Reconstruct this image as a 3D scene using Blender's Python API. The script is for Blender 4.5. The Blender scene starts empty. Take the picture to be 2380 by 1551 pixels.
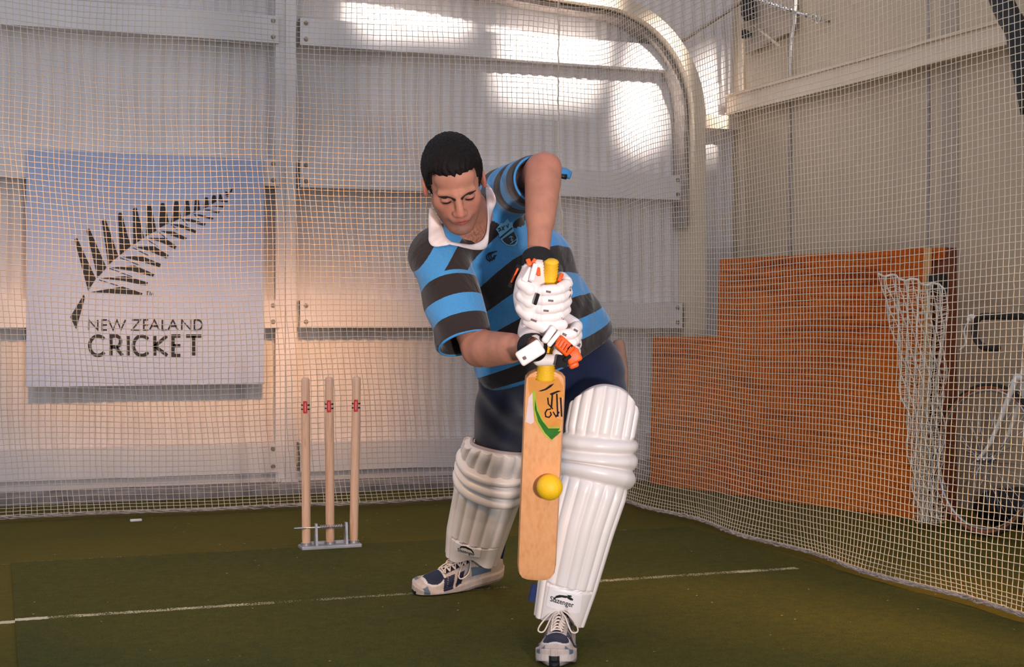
import bpy, bmesh, math, random
import numpy as np
from mathutils import Vector, Matrix
from mathutils.bvhtree import BVHTree
from mathutils.geometry import tessellate_polygon
random.seed(7); rng = np.random.default_rng(7)
SC = bpy.context.scene
COL = SC.collection
A = np.array
def unit(v): v = A(v, float); return v/np.linalg.norm(v)

# ------------------------------------------------------------------ camera
FP = 3300.0; HZ = 762.0; CX = 1190.0; CH = 0.95; YAW = math.radians(20)
C0 = A([0, 0, CH]); Fv = A([math.sin(YAW), math.cos(YAW), 0]); Rv = A([math.cos(YAW), -math.sin(YAW), 0]); Uv = A([0, 0, 1.0])
def at(x, y, d): return C0 + d*(Fv + (x-CX)/FP*Rv + (HZ-y)/FP*Uv)
def ray(x, y): return unit(Fv + (x-CX)/FP*Rv + (HZ-y)/FP*Uv)
def gp0(x, y): r = ray(x, y); return C0+r*(-C0[2]/r[2])
def on_y(x, y, Y): r = ray(x, y); return C0 + r*(Y/r[1])
cam = bpy.data.cameras.new('camera'); cam.lens = FP/2380*36; cam.sensor_width = 36; cam.sensor_fit = 'HORIZONTAL'
cam.shift_y = (HZ-775.5)/2380
co = bpy.data.objects.new('camera', cam); COL.objects.link(co); co.location = C0; co.rotation_euler = (math.pi/2, 0, -YAW)
cam.clip_start = 0.05
SC.camera = co
SC.view_settings.view_transform = 'Standard'; SC.view_settings.look = 'None'; SC.view_settings.gamma = 1
SC.view_settings.use_curve_mapping = False; SC.view_settings.exposure = 0.0

# ------------------------------------------------------------------ materials
def lin(c):
    c = A(c, float)/255.0
    return np.where(c <= .04045, c/12.92, ((c+.055)/1.055)**2.4)
class NT:
    def __init__(s, name):
        s.m = bpy.data.materials.new(name); s.m.use_nodes = True; s.t = s.m.node_tree; s.n = s.t.nodes
        s.b = s.n['Principled BSDF']; s.tc = s.n.new('ShaderNodeTexCoord')
    def add(s, k, **kw):
        n = s.n.new(k)
        for a, v in kw.items(): setattr(n, a, v)
        return n
    def link(s, a, b): s.t.links.new(a, b)
    def noise(s, scale, detail=4, co=None, dist=0):
        n = s.add('ShaderNodeTexNoise'); n.inputs['Scale'].default_value = scale; n.inputs['Detail'].default_value = detail
        n.inputs['Distortion'].default_value = dist
        s.link(co or s.tc.outputs['Object'], n.inputs['Vector']); return n.outputs['Fac']
    def ramp(s, f, stops):
        r = s.add('ShaderNodeValToRGB'); e = r.color_ramp.elements
        while len(e) < len(stops): e.new(.5)
        for q, (p, c) in zip(e, stops): q.position = p; q.color = (*c, 1)
        s.link(f, r.inputs['Fac']); return r.outputs['Color']
    def mix(s, f, a, b, mode='MIX'):
        m = s.add('ShaderNodeMix', data_type='RGBA', blend_type=mode)
        for v, i in ((f, 0), (a, 6), (b, 7)):
            if hasattr(v, 'is_linked'): s.link(v, m.inputs[i])
            else: m.inputs[i].default_value = v if i == 0 else (*v, 1)
        return m.outputs[2]
    def math(s, op, a, b=0, c=0):
        m = s.add('ShaderNodeMath', operation=op)
        for v, i in ((a, 0), (b, 1), (c, 2)):
            if hasattr(v, 'is_linked'): s.link(v, m.inputs[i])
            else: m.inputs[i].default_value = v
        return m.outputs[0]
    def bump(s, h, strength=.3, dist=.002):
        b = s.add('ShaderNodeBump'); b.inputs['Strength'].default_value = strength; b.inputs['Distance'].default_value = dist
        s.link(h, b.inputs['Height']); s.link(b.outputs[0], s.b.inputs['Normal'])
    def set(s, rough=.6, metal=0, spec=.5, sheen=0, coat=0):
        s.b.inputs['Roughness'].default_value = rough; s.b.inputs['Metallic'].default_value = metal
        s.b.inputs['Specular IOR Level'].default_value = spec
        if sheen: s.b.inputs['Sheen Weight'].default_value = sheen
        if coat: s.b.inputs['Coat Weight'].default_value = coat; s.b.inputs['Coat Roughness'].default_value = .2
    def col(s, c):
        if hasattr(c, 'is_linked'): s.link(c, s.b.inputs['Base Color'])
        else: s.b.inputs['Base Color'].default_value = (*c, 1)
def simple(name, rgb, rough=.6, metal=0, var=.12, nscale=8, bump=0, bscale=60, spec=.5, sheen=0, coat=0):
    t = NT(name); c = lin(rgb); n = t.noise(nscale)
    t.col(t.ramp(n, [(.3, tuple(c*(1-var))), (.7, tuple(np.minimum(c*(1+var), 1)))]))
    t.set(rough, metal, spec, sheen, coat)
    if bump: t.bump(t.noise(bscale, 3), bump)
    return t.m
def attrmat(name, rough=.6, bump=.0, bscale=200, spec=.4, sheen=0, sss=0, var=.1, vscale=20, coat=0):
    t = NT(name); a = t.add('ShaderNodeAttribute', attribute_name='Col')
    n = t.noise(vscale, 5)
    v = t.ramp(n, [(.3, (1-var,)*3), (.7, (1.0,)*3)])
    t.col(t.mix(1.0, a.outputs['Color'], v, 'MULTIPLY')); t.set(rough, 0, spec, sheen, coat)
    if sss:
        t.b.inputs['Subsurface Weight'].default_value = sss; t.b.inputs['Subsurface Radius'].default_value = (.012, .005, .003)
        t.b.inputs['Subsurface Scale'].default_value = 1
    if bump: t.bump(t.noise(bscale, 3), bump)
    return t.m

M = {}
M['wall'] = simple('painted_iron', (218, 212, 210), .42, 0, .05, 3, .15, 25, .5)
M['girt'] = simple('painted_steel', (222, 216, 214), .4, 0, .04, 4, .1, 40)
M['cream'] = simple('cream_panel', (196, 176, 148), .5, 0, .04, 2, .08, 20)
M['creamsteel'] = simple('cream_steel', (220, 200, 174), .42, 0, .05, 4)
M['concrete'] = simple('concrete', (150, 140, 136), .9, 0, .35, 9, .6, 60)
M['gap'] = simple('rusty_flashing', (160, 148, 140), .6, 0, .3, 12)
M['net'] = simple('net_twine', (222, 206, 184), .85, 0, .12, 3, .3, 600)
M['loosenet'] = simple('white_twine', (235, 228, 214), .85, 0, .1, 3)
M['rope'] = simple('frayed_rope', (176, 160, 150), .95, 0, .3, 60, .6, 300)
M['board'] = simple('white_board', (172, 188, 220), .38, 0, .02, 1)
M['ink'] = simple('black_vinyl', (14, 13, 16), .5, 0, .1, 5)
M['bolt'] = simple('bolt_steel', (150, 135, 120), .4, .6, .3, 30)
M['black'] = simple('black_paint', (16, 14, 14), .55, 0, .2, 10)
M['steel'] = simple('bright_steel', (200, 200, 204), .25, .9, .1, 20)
M['alloy'] = simple('cast_alloy', (165, 168, 176), .45, .7, .15, 20, .2, 80)
M['white'] = simple('white_enamel', (226, 222, 216), .35, 0, .05, 10)
M['tyre'] = simple('black_rubber', (34, 30, 30), .8, 0, .15, 20, .3, 100)
M['gumwall'] = simple('gum_rubber', (150, 84, 48), .75, 0, .1, 20)
M['ball'] = simple('yellow_ball_skin', (240, 190, 20), .55, 0, .06, 30, .35, 260)
M['grip'] = simple('yellow_rubber', (236, 184, 30), .55, 0, .08, 30, .4, 200)
M['navy'] = simple('navy_cotton', (15, 27, 58), .85, 0, .14, 14, .4, 300, .3, .2)
M['collar'] = simple('white_cotton', (232, 220, 222), .85, 0, .05, 20, .3, 300, .3)
M['hair'] = simple('dark_hair', (15, 9, 8), .65, 0, .35, 70, .5, 420, .2)
M['brow'] = simple('brow_hair', (34, 22, 20), .8, 0, .3, 200)
M['pad'] = simple('white_pad_leather', (236, 228, 224), .34, 0, .03, 8, .12, 40, .5)
M['padlab'] = simple('pad_label_white', (246, 240, 240), .3, 0, .02, 8)
M['piping'] = simple('grey_piping', (176, 164, 166), .7, 0, .1, 8)
M['glove'] = simple('glove_white_leather', (240, 230, 228), .45, 0, .04, 20, .2, 80)
M['orange'] = simple('orange_leather', (238, 92, 22), .5, 0, .1, 30, .3, 150)
M['blackcloth'] = simple('black_towelling', (16, 15, 18), .9, 0, .2, 60, .3, 300)
M['strap'] = simple('blue_strap', (24, 44, 98), .8, 0, .1, 40)
M['lace'] = simple('shoe_lace', (226, 208, 196), .85, 0, .1, 60)
M['logo'] = simple('logo_dark_green', (22, 34, 22), .5, 0, .1, 30)
M['ltblue'] = simple('badge_light_blue', (110, 184, 226), .7, 0, .06, 60)
M['stickerg'] = simple('sticker_green', (52, 112, 44), .4, 0, .2, 30)
M['stickery'] = simple('sticker_lime', (172, 186, 70), .4, 0, .15, 30)
M['stickerw'] = simple('sticker_white', (226, 206, 206), .4, 0, .05, 30)
M['stickero'] = simple('sticker_amber', (222, 150, 74), .4, 0, .1, 30)
M['red'] = simple('red_label', (206, 26, 26), .5, 0, .08, 60)
M['inkblue'] = simple('navy_ink', (22, 22, 60), .5, 0, .08, 60)
M['tan'] = simple('tan_lining', (146, 110, 94), .9, 0, .1, 40)
M['dull'] = simple('dull_cream', (178, 160, 142), .7, 0, .06, 10)  # bracket plate tone; on the wall stud it stands for shade
M['dirt'] = simple('dark_speck', (46, 34, 28), .8, 0, .2, 60)
M['skin'] = attrmat('skin', .56, .2, 300, .28, 0, .10, .2, 30)
M['eyem'] = attrmat('eye', .15, 0, 100, .5)
M['shoe'] = attrmat('shoe_upper', .5, .25, 220, .4, 0, 0, .2, 40)

def shirt_mat():
    t = NT('striped_jersey'); a = t.add('ShaderNodeAttribute', attribute_name='stripe')
    nz = t.noise(90, 4); w = t.math('MULTIPLY_ADD', nz, .003, -.0015)
    s = t.math('ADD', a.outputs['Fac'], w)
    s = t.math('DIVIDE', s, .146); fr = t.math('FRACT', s)
    k = t.math('LESS_THAN', fr, .5)
    n = t.noise(500, 4)
    blk = t.ramp(n, [(.3, tuple(lin((34, 26, 26)))), (.7, tuple(lin((46, 36, 35))))])
    blu = t.ramp(n, [(.3, tuple(lin((60, 132, 190)))), (.7, tuple(lin((74, 150, 208))))])
    t.col(t.mix(k, blu, blk)); t.set(.85, 0, .3, .25)
    b1 = t.add('ShaderNodeBump'); b1.inputs['Strength'].default_value = .55; b1.inputs['Distance'].default_value = .02; t.link(t.noise(9, 3, None, 1.2), b1.inputs['Height'])
    b2 = t.add('ShaderNodeBump'); b2.inputs['Strength'].default_value = .35; b2.inputs['Distance'].default_value = .001; t.link(t.noise(420, 3), b2.inputs['Height'])
    t.link(b1.outputs[0], b2.inputs['Normal']); t.link(b2.outputs[0], t.b.inputs['Normal'])
    return t.m
M['shirt'] = shirt_mat()

def wood(name, cols, axis, scale=6, stretch=22, rough=.55, dist=1.5):
    t = NT(name); mp = t.add('ShaderNodeMapping'); t.link(t.tc.outputs['Object'], mp.inputs[0])
    sc = [stretch]*3; sc[axis] = 1.0; mp.inputs['Scale'].default_value = sc
    n1 = t.noise(scale, 6, mp.outputs[0], dist); n2 = t.noise(scale*.25, 3, mp.outputs[0])
    v = t.math('MULTIPLY_ADD', n1, .65, t.math('MULTIPLY', n2, .35))
    k = [(.3+.4*i/(len(cols)-1), tuple(lin(c))) for i, c in enumerate(cols)]
    t.col(t.ramp(v, k)); t.set(rough); t.bump(n1, .15, .001); return t.m
M['ash'] = wood('stump_ash', [(196, 148, 120), (222, 182, 154), (232, 196, 170)], 2, 5, 18)
M['willow'] = wood('willow', [(222, 156, 104), (234, 170, 118), (238, 178, 128)], 2, 3, 34, .45, .3)
M['darkwood'] = wood('dark_board', [(84, 38, 20), (120, 56, 28), (134, 66, 34)], 2, 3, 14)

def ply_mat():
    t = NT('plywood'); mp = t.add('ShaderNodeMapping'); t.link(t.tc.outputs['Object'], mp.inputs[0])
    mp.inputs['Scale'].default_value = (1, 1, 16)
    n1 = t.noise(2.2, 6, mp.outputs[0], 1.2); n2 = t.noise(1.1, 3)
    c = t.ramp(n1, [(.34, tuple(lin((110, 40, 4)))), (.46, tuple(lin((184, 82, 10)))), (.56, tuple(lin((214, 106, 18)))), (.66, tuple(lin((136, 54, 6))))])
    t.col(t.mix(.35, c, t.ramp(n2, [(.35, tuple(lin((172, 72, 8)))), (.65, tuple(lin((226, 120, 26))))])))
    t.set(.75, 0, .2); t.bump(n1, .1, .001); return t.m
M['ply'] = ply_mat()
M['plyedge'] = wood('ply_edge', [(200, 140, 84), (236, 190, 128)], 2, 4, 30)

YB, YP = 6.055, 4.86     # bowling crease and popping crease
def turf(name, c1, c2, c3):
    t = NT(name); o = t.tc.outputs['Object']
    n1 = t.noise(260, 3, o); n2 = t.noise(1.3, 5, o, .5); n3 = t.noise(24, 6, o)
    base = t.ramp(n2, [(.3, tuple(lin(c1))), (.7, tuple(lin(c2)))])
    base = t.mix(.35, base, t.ramp(n3, [(.35, tuple(lin(c3))), (.65, tuple(lin(c2)))]))
    f = t.ramp(n1, [(.3, (.55,)*3), (.7, (1.25,)*3)])
    base = t.mix(1.0, base, f, 'MULTIPLY')
    # pale grit specks
    v = t.add('ShaderNodeTexVoronoi'); v.inputs['Scale'].default_value = 14; t.link(o, v.inputs['Vector'])
    sp = t.math('LESS_THAN', v.outputs['Distance'], .05)
    sel = t.math('GREATER_THAN', t.noise(5, 2, o), .5); sp = t.math('MULTIPLY', sp, sel)
    base = t.mix(sp, base, tuple(lin((196, 178, 140))))
    # worn white crease lines
    sx = t.add('ShaderNodeSeparateXYZ'); t.link(o, sx.inputs[0])
    wob = t.math('MULTIPLY_ADD', t.noise(60, 3, o), .03, -.015)
    for (yl, w, x0, x1, th) in ((YP, .022, -2, .16, .30), (YP, .020, -2, .9, .50), (YP, .017, -2, 1.75, .56), (YP, .022, 2.05, 2.96, .51), (YB, .010, -2, 1.2, .56), (YB, .011, 2.2, 2.95, .53)):
        dy = t.math('ABSOLUTE', t.math('SUBTRACT', t.math('ADD', sx.outputs['Y'], wob), yl))
        k = t.math('LESS_THAN', dy, w)
        k = t.math('MULTIPLY', k, t.math('GREATER_THAN', sx.outputs['X'], x0)); k = t.math('MULTIPLY', k, t.math('LESS_THAN', sx.outputs['X'], x1))
        nn = t.math('MULTIPLY_ADD', t.noise(170, 4, o), .7, t.math('MULTIPLY', t.noise(9, 3, o), .3))
        k = t.math('MULTIPLY', k, t.math('GREATER_THAN', nn, th)); k = t.math('MULTIPLY', k, .75)
        base = t.mix(k, base, tuple(lin((214, 206, 178))))
    t.col(base); t.set(.95, 0, .15); t.bump(n1, .9, .004); return t.m
M['turf'] = turf('turf_olive', (84, 76, 24), (100, 88, 28), (74, 74, 24))
M['mat'] = turf('turf_green', (68, 68, 26), (84, 80, 28), (54, 62, 24))

# ------------------------------------------------------------------ object helpers
ORG = {}
def mesh_of(name, V, F, smooth=True):
    me = bpy.data.meshes.new(name); V = np.asarray(V, dtype=np.float32).reshape(-1, 3)
    if isinstance(F, np.ndarray):
        me.vertices.add(len(V)); me.vertices.foreach_set('co', V.ravel()); k = F.shape[1]
        me.loops.add(F.size); me.loops.foreach_set('vertex_index', F.ravel().astype(np.int32))
        me.polygons.add(len(F)); me.polygons.foreach_set('loop_start', np.arange(0, F.size, k, dtype=np.int32))
        me.polygons.foreach_set('loop_total', np.full(len(F), k, dtype=np.int32)); me.update(calc_edges=True); me.validate()
    else:
        me.from_pydata(V.tolist(), [], [list(f) for f in F]); me.update()
    if smooth: me.polygons.foreach_set('use_smooth', np.ones(len(me.polygons), dtype=bool))
    return me
def obj(name, V, F, mat, parent=None, smooth=True, label=None, cat=None, group=None, kind=None, origin=None):
    V = np.asarray(V, float).reshape(-1, 3)
    if parent is not None: o0 = ORG[parent.name]
    elif origin is not None: o0 = A(origin, float)
    else: o0 = A([V[:, 0].mean(), V[:, 1].mean(), V[:, 2].min()])
    if kind == 'structure': o0 = A([0., 0, 0])
    me = mesh_of(name, V-o0, F, smooth); me.materials.append(M[mat] if isinstance(mat, str) else mat)
    o = bpy.data.objects.new(name, me); COL.objects.link(o); ORG[o.name] = o0
    if parent is not None: o.parent = parent
    else: o.location = o0
    if label: o['label'] = label
    if cat: o['category'] = cat
    if group: o['group'] = group
    if kind: o['kind'] = kind
    return o
def thing(name, loc, label, cat, group=None):
    o = bpy.data.objects.new(name, None); COL.objects.link(o); o.location = loc; ORG[o.name] = A(loc, float)
    o.empty_display_size = .1; o['label'] = label; o['category'] = cat
    if group: o['group'] = group
    return o
def edge_split(o, ang=35):
    me = o.data
    bm = bmesh.new(); bm.from_mesh(me)
    es = [e for e in bm.edges if len(e.link_faces) == 2 and e.calc_face_angle(0) > math.radians(ang)]
    bmesh.ops.split_edges(bm, edges=es); bm.to_mesh(me); bm.free()
class MB:
    def __init__(s): s.V = []; s.F = []
    def add(s, V, F):
        b = len(s.V); s.V += [list(map(float, v)) for v in V]; s.F += [[b+i for i in f] for f in F]
    def box(s, c, h, ax=None, bev=0):
        c = A(c, float); ax = ax if ax is not None else np.eye(3)
        if bev:
            bm = bmesh.new(); bmesh.ops.create_cube(bm, size=2)
            for v in bm.verts: v.co = Vector([v.co[i]*h[i] for i in range(3)])
            bmesh.ops.bevel(bm, geom=bm.edges[:], offset=bev, segments=2, affect='EDGES', profile=.5)
            bm.verts.index_update()
            V = [c + sum(v.co[i]*A(ax[i]) for i in range(3)) for v in bm.verts]; F = [[v.index for v in f.verts] for f in bm.faces]; bm.free(); s.add(V, F); return
        V = [c + x*h[0]*A(ax[0]) + y*h[1]*A(ax[1]) + z*h[2]*A(ax[2]) for x in (-1, 1) for y in (-1, 1) for z in (-1, 1)]
        s.add(V, [(0, 1, 3, 2), (4, 6, 7, 5), (0, 4, 5, 1), (2, 3, 7, 6), (0, 2, 6, 4), (1, 5, 7, 3)])
    def tube(s, pts, r, n=8, closed=False, cap=True, up=None):
        pts = [A(p, float) for p in pts]; m = len(pts); rs = r if hasattr(r, '__len__') else [r]*m
        V = []; F = []; prev = None
        for i, p in enumerate(pts):
            if closed: t = pts[(i+1) % m]-pts[i-1]
            else: t = pts[min(i+1, m-1)]-pts[max(i-1, 0)]
            t = unit(t)
            if prev is None:
                g = A([0, 0, 1.0]) if abs(t[2]) < .9 else A([1.0, 0, 0])
                a = unit(np.cross(g, t))
            else:
                a = prev-np.dot(prev, t)*t; a = unit(a)
            prev = a; b = np.cross(t, a)
            for k in range(n):
                th = 2*math.pi*k/n; V.append(p+rs[i]*(math.cos(th)*a+math.sin(th)*b))
        for i in range(m if closed else m-1):
            j = (i+1) % m
            for k in range(n): F.append((i*n+k, i*n+(k+1) % n, j*n+(k+1) % n, j*n+k))
        if cap and not closed: F.append(tuple(range(n))[::-1]); F.append(tuple((m-1)*n+k for k in range(n)))
        s.add(V, F)
    def prism(s, poly, d):       # planar polygon (3d points) extruded by vector d
        n = len(poly); poly = [A(p, float) for p in poly]; d = A(d, float)
        s.add(poly+[p+d for p in poly], [tuple(range(n))[::-1], tuple(range(n, 2*n))]+[(i, (i+1) % n, n+(i+1) % n, n+i) for i in range(n)])
    def build(s, name, mat, parent=None, smooth=False, **kw):
        o = obj(name, s.V, s.F, mat, parent, smooth, **kw); return o
def spline(pts, n=8, closed=False):
    pts = [A(p, float) for p in pts]; out = []; m = len(pts)
    rngi = range(m if closed else m-1)
    for i in rngi:
        if closed: p0, p1, p2, p3 = pts[i-1], pts[i], pts[(i+1) % m], pts[(i+2) % m]
        else: p0, p1, p2, p3 = pts[max(i-1, 0)], pts[i], pts[i+1], pts[min(i+2, m-1)]
        for k in range(n):
            t = k/n; out.append(.5*((2*p1)+(-p0+p2)*t+(2*p0-5*p1+4*p2-p3)*t*t+(-p0+3*p1-3*p2+p3)*t**3))
    if not closed: out.append(pts[-1])
    return out

# ------------------------------------------------------------------ signed distance modelling
def cap(P, a, b, r1, r2=None):
    a = A(a, float); b = A(b, float); r2 = r1 if r2 is None else r2
    ab = b-a; t = np.clip(((P-a)@ab)/max(ab@ab, 1e-9), 0, 1)
    return np.linalg.norm(P-a-t[:, None]*ab, axis=1)-(r1+(r2-r1)*t)
def ell(P, c, r, ax=None):
    q = P-A(c, float)
    if ax is not None: q = q@np.stack(ax).T
    r = A(r, float); k0 = np.linalg.norm(q/r, axis=1); k1 = np.linalg.norm(q/(r*r), axis=1)+1e-9
    return k0*(k0-1)/k1
def sbox(P, c, h, ax=None, r=.005):
    q = P-A(c, float)
    if ax is not None: q = q@np.stack(ax).T
    q = np.abs(q)-(A(h, float)-r)
    return np.linalg.norm(np.maximum(q, 0), axis=1)+np.minimum(q.max(axis=1), 0)-r
def su(a, b, k):
    h = np.clip(.5+.5*(b-a)/k, 0, 1); return b+(a-b)*h-k*h*(1-h)
def ss(a, b, k):                 # a minus b, smooth
    h = np.clip(.5-.5*(a+b)/k, 0, 1); return a*(1-h)+(-b)*h+k*h*(1-h)
def econe(P, a, b, lat, ra, rb):  # elliptical tapered trunk piece; ra=(lateral, front) radii at a, rb at b; rounded ends
    a = A(a, float); b = A(b, float); ax = b-a; L = np.linalg.norm(ax); ax = ax/L
    l = unit(lat-np.dot(lat, ax)*ax); n = np.cross(l, ax)
    q = P-a; s = q@ax; t = np.clip(s/L, 0, 1); rx = ra[0]+(rb[0]-ra[0])*t; ry = ra[1]+(rb[1]-ra[1])*t
    ex = s-t*L; x = q@l; y = q@n; m = np.minimum(rx, ry)
    k = np.sqrt((x/rx)**2+(y/ry)**2+(ex/m)**2)
    return (k-1)*m
def sdf_mesh(f, lo, hi, h):
    lo = A(lo, float); hi = A(hi, float); n = np.ceil((hi-lo)/h).astype(int)+1
    m = 6; nb = np.ceil(n/m).astype(int)
    bc = np.stack(np.meshgrid(*[(np.arange(k)*m+(m-1)/2) for k in nb], indexing='ij'), -1).reshape(-1, 3)*h+lo
    fv = np.concatenate([f(bc[i:i+200000]) for i in range(0, len(bc), 200000)]); act = (np.abs(fv) < m*h*2.0).reshape(nb)
    V = np.repeat(np.repeat(np.repeat(fv.reshape(nb), m, 0), m, 1), m, 2).astype(np.float32)
    am = np.repeat(np.repeat(np.repeat(act, m, 0), m, 1), m, 2)
    idx = np.argwhere(am)
    for i in range(0, len(idx), 400000):
        q = idx[i:i+400000]; V[q[:, 0], q[:, 1], q[:, 2]] = f(q*h+lo)
    S = V < 0; cnt = np.zeros(A(V.shape)-1, np.int8)
    for a in (0, 1):
        for b in (0, 1):
            for c in (0, 1):
                cnt += S[a:V.shape[0]-1+a, b:V.shape[1]-1+b, c:V.shape[2]-1+c]
    cells = np.argwhere((cnt > 0) & (cnt < 8)); ID = -np.ones(cnt.shape, np.int32)
    ID[cells[:, 0], cells[:, 1], cells[:, 2]] = np.arange(len(cells))
    cs = [A(c) for c in ((0, 0, 0), (1, 0, 0), (0, 1, 0), (1, 1, 0), (0, 0, 1), (1, 0, 1), (0, 1, 1), (1, 1, 1))]
    cv = [V[tuple((cells+c).T)] for c in cs]
    acc = np.zeros((len(cells), 3)); nn = np.zeros(len(cells))
    for (i, j) in ((0, 1), (2, 3), (4, 5), (6, 7), (0, 2), (1, 3), (4, 6), (5, 7), (0, 4), (1, 5), (2, 6), (3, 7)):
        a, b = cv[i], cv[j]; x = (a < 0) != (b < 0); t = np.where(x, a/(a-b+1e-12), 0)
        acc += np.where(x[:, None], cs[i]+t[:, None]*(cs[j]-cs[i]), 0); nn += x
    P = (cells+acc/np.maximum(nn, 1)[:, None])*h+lo
    quads = []
    for ax in range(3):
        sl0 = [slice(None)]*3; sl1 = [slice(None)]*3; sl0[ax] = slice(0, -1); sl1[ax] = slice(1, None)
        e = np.argwhere(S[tuple(sl0)] != S[tuple(sl1)]); u = (ax+1) % 3; w = (ax+2) % 3
        e = e[(e[:, u] > 0) & (e[:, w] > 0) & (e[:, u] < cnt.shape[u]) & (e[:, w] < cnt.shape[w])]
        ins = S[tuple(e.T)]; du = np.zeros(3, int); du[u] = 1; dw = np.zeros(3, int); dw[w] = 1
        q = np.stack([ID[tuple((e-du-dw).T)], ID[tuple((e-dw).T)], ID[tuple(e.T)], ID[tuple((e-du).T)]], 1)
        q[~ins] = q[~ins][:, ::-1]; quads.append(q)
    Q = np.concatenate(quads); Q = Q[(Q >= 0).all(1)]
    return P, Q
def setcol(o, V, cf):
    c = np.ones((len(V), 4), np.float32); c[:, :3] = cf(V)
    a = o.data.color_attributes.new('Col', 'FLOAT_COLOR', 'POINT'); a.data.foreach_set('color', c.ravel())
def blend(c, mask, col): return c*(1-mask[:, None])+A(col)[None]*mask[:, None]
def sstep(x, a, b): t = np.clip((x-a)/(b-a), 0, 1); return t*t*(3-2*t)
def bvh_of(V, Q): return BVHTree.FromPolygons([tuple(v) for v in V], [tuple(int(i) for i in q) for q in Q])
def hit(bv, x, y, off=.002):
    r = ray(x, y); h = bv.ray_cast(Vector(C0), Vector(r)) if not isinstance(bv, list) else None
    if isinstance(bv, list):
        best = None
        for b in bv:
            q = b.ray_cast(Vector(C0), Vector(r))
            if q[0] is not None and (best is None or q[3] < best[3]): best = q
        h = best
    if h is None or h[0] is None: return None
    return A(h[0])-r*off
def decal(polys, bv, off=.0015, sub=2, dfall=4.0):
    mb = MB()
    for poly in polys:
        tris = tessellate_polygon([[Vector((p[0], p[1], 0)) for p in poly]])
        T = [[A(poly[i], float) for i in t] for t in tris]
        for _ in range(sub):
            N = []
            for a, b, c in T: ab, bc, ca = (a+b)/2, (b+c)/2, (c+a)/2; N += [[a, ab, ca], [ab, b, bc], [ca, bc, c], [ab, bc, ca]]
            T = N
        for t in T:
            P = [hit(bv, *p, off) for p in t]
            if all(q is not None for q in P):
                nrm = np.cross(P[1]-P[0], P[2]-P[0])
                if nrm@ray(*t[0]) > 0: P = P[::-1]
                mb.add(P, [(0, 1, 2)])
    return mb
def stroke_poly(pts, w):          # 2d polyline -> list of quads with mitred joins
    pts = [A(p, float) for p in pts]; n = len(pts); L = []; R = []
    for i in range(n):
        if i == 0: d = pts[1]-pts[0]
        elif i == n-1: d = pts[-1]-pts[-2]
        else:
            a = unit(pts[i]-pts[i-1]); b = unit(pts[i+1]-pts[i]); d = a+b
            if np.linalg.norm(d) < .3: d = b
        d = unit(d); nn = A([-d[1], d[0]]); k = 1.0
        if 0 < i < n-1: k = 1/max(.5, abs(nn@A([-unit(pts[i+1]-pts[i])[1], unit(pts[i+1]-pts[i])[0]])))
        L.append(pts[i]+nn*w/2*k); R.append(pts[i]-nn*w/2*k)
    return [[L[i], L[i+1], R[i+1], R[i]] for i in range(n-1)]

# ================================================================== THE SETTING
def struct(name, mb, mat, smooth=False, label=None): return mb.build(name, mat, None, smooth, kind='structure')
YW = 8.40                          # corrugated sheet of the back wall
XC = 4.62                          # corner of back and right wall
mb = MB(); mb.box((2.2, 3.2, -.05), (6.2, 5.35, .05)); struct('floor', mb, 'turf')
mb = MB(); mb.box((1.575, 4.05, .002), (1.515, 2.0, .004), bev=.0015)
pm = mb.build('pitch_mat', 'mat', None, False, label='darker green artificial turf mat laid over the olive floor under the batter', cat='mat', origin=(0, 0, 0))
# corrugated sheet
def corrugated(x0, x1, z0, z1, y, pitch=.076, amp=.0042, step=.0075):
    xs = np.arange(x0, x1, step); V = []; F = []; th = .003
    zs = [z0, z1]
    for t in (0, 1):
        for z in zs:
            for x in xs: V.append((x, y+amp*math.sin(2*math.pi*x/pitch)+t*th, z))
    n = len(xs)
    for i in range(n-1):
        F.append((i, i+1, n+i+1, n+i)); F.append((2*n+i, 3*n+i, 3*n+i+1, 2*n+i+1))
    return V, F
V, F = corrugated(-1.6, XC+.1, .10, 4.6, YW); obj('wall_back', V, F, 'wall', None, True, kind='structure')
mb = MB(); mb.box((1.5, 8.26, .02), (3.3, .26, .022)); struct('trim_kerb', mb, 'concrete')
mb = MB(); mb.box((1.4, YW-.03, .115), (3.2, .012, .018)); struct('trim_flashing', mb, 'gap')
mb = MB(); mb.box((1.4, YW-.05, .065), (3.2, .014, .03)); struct('trim_sill', mb, 'girt')
# right wall: slightly off square
WD = unit((math.sin(math.radians(3.9)), -math.cos(math.radians(3.9)), 0)); WN = A([-WD[1], WD[0], 0])*-1   # along towards the camera ; inward normal
if WN[0] > 0: WN = -WN
W0 = A([XC, YW+.05, 0.])
def rw(s, off=0, z=0): return W0+WD*s+WN*off+A([0, 0, z])
mb = MB(); mb.prism([rw(-.1, -.1, 0), rw(7.8, -.1, 0), rw(7.8, -.1, 4.6), rw(-.1, -.1, 4.6)], WN*.1); struct('wall_right', mb, 'cream')
WAX = (WD, WN, A([0, 0, 1.]))
def ray_wall(x, y, off=0.0):
    r = ray(x, y); t = ((W0+WN*off-C0)@WN)/(r@WN); p = C0+r*t; return (p-W0)@WD, p[2]
def beam(name, x0, x1, z0, z1, mat='girt', label=None):
    """cold formed channel girt: face with top and bottom lips, seen from the room"""
    mb = MB(); f = YW-.10; mb.box(((x0+x1)/2, f, (z0+z1)/2), ((x1-x0)/2, .003, (z1-z0)/2))
    for z in (z0+.003, z1-.003): mb.box(((x0+x1)/2, f+.047, z), ((x1-x0)/2, .047, .003))
    return mb
GZ = [(.10, .27), (.95, 1.11), (1.78, 1.94), (2.62, 2.78)]
XP = [(-1.05, -.98), (1.595, 1.66), (4.215, 4.30)]
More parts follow.
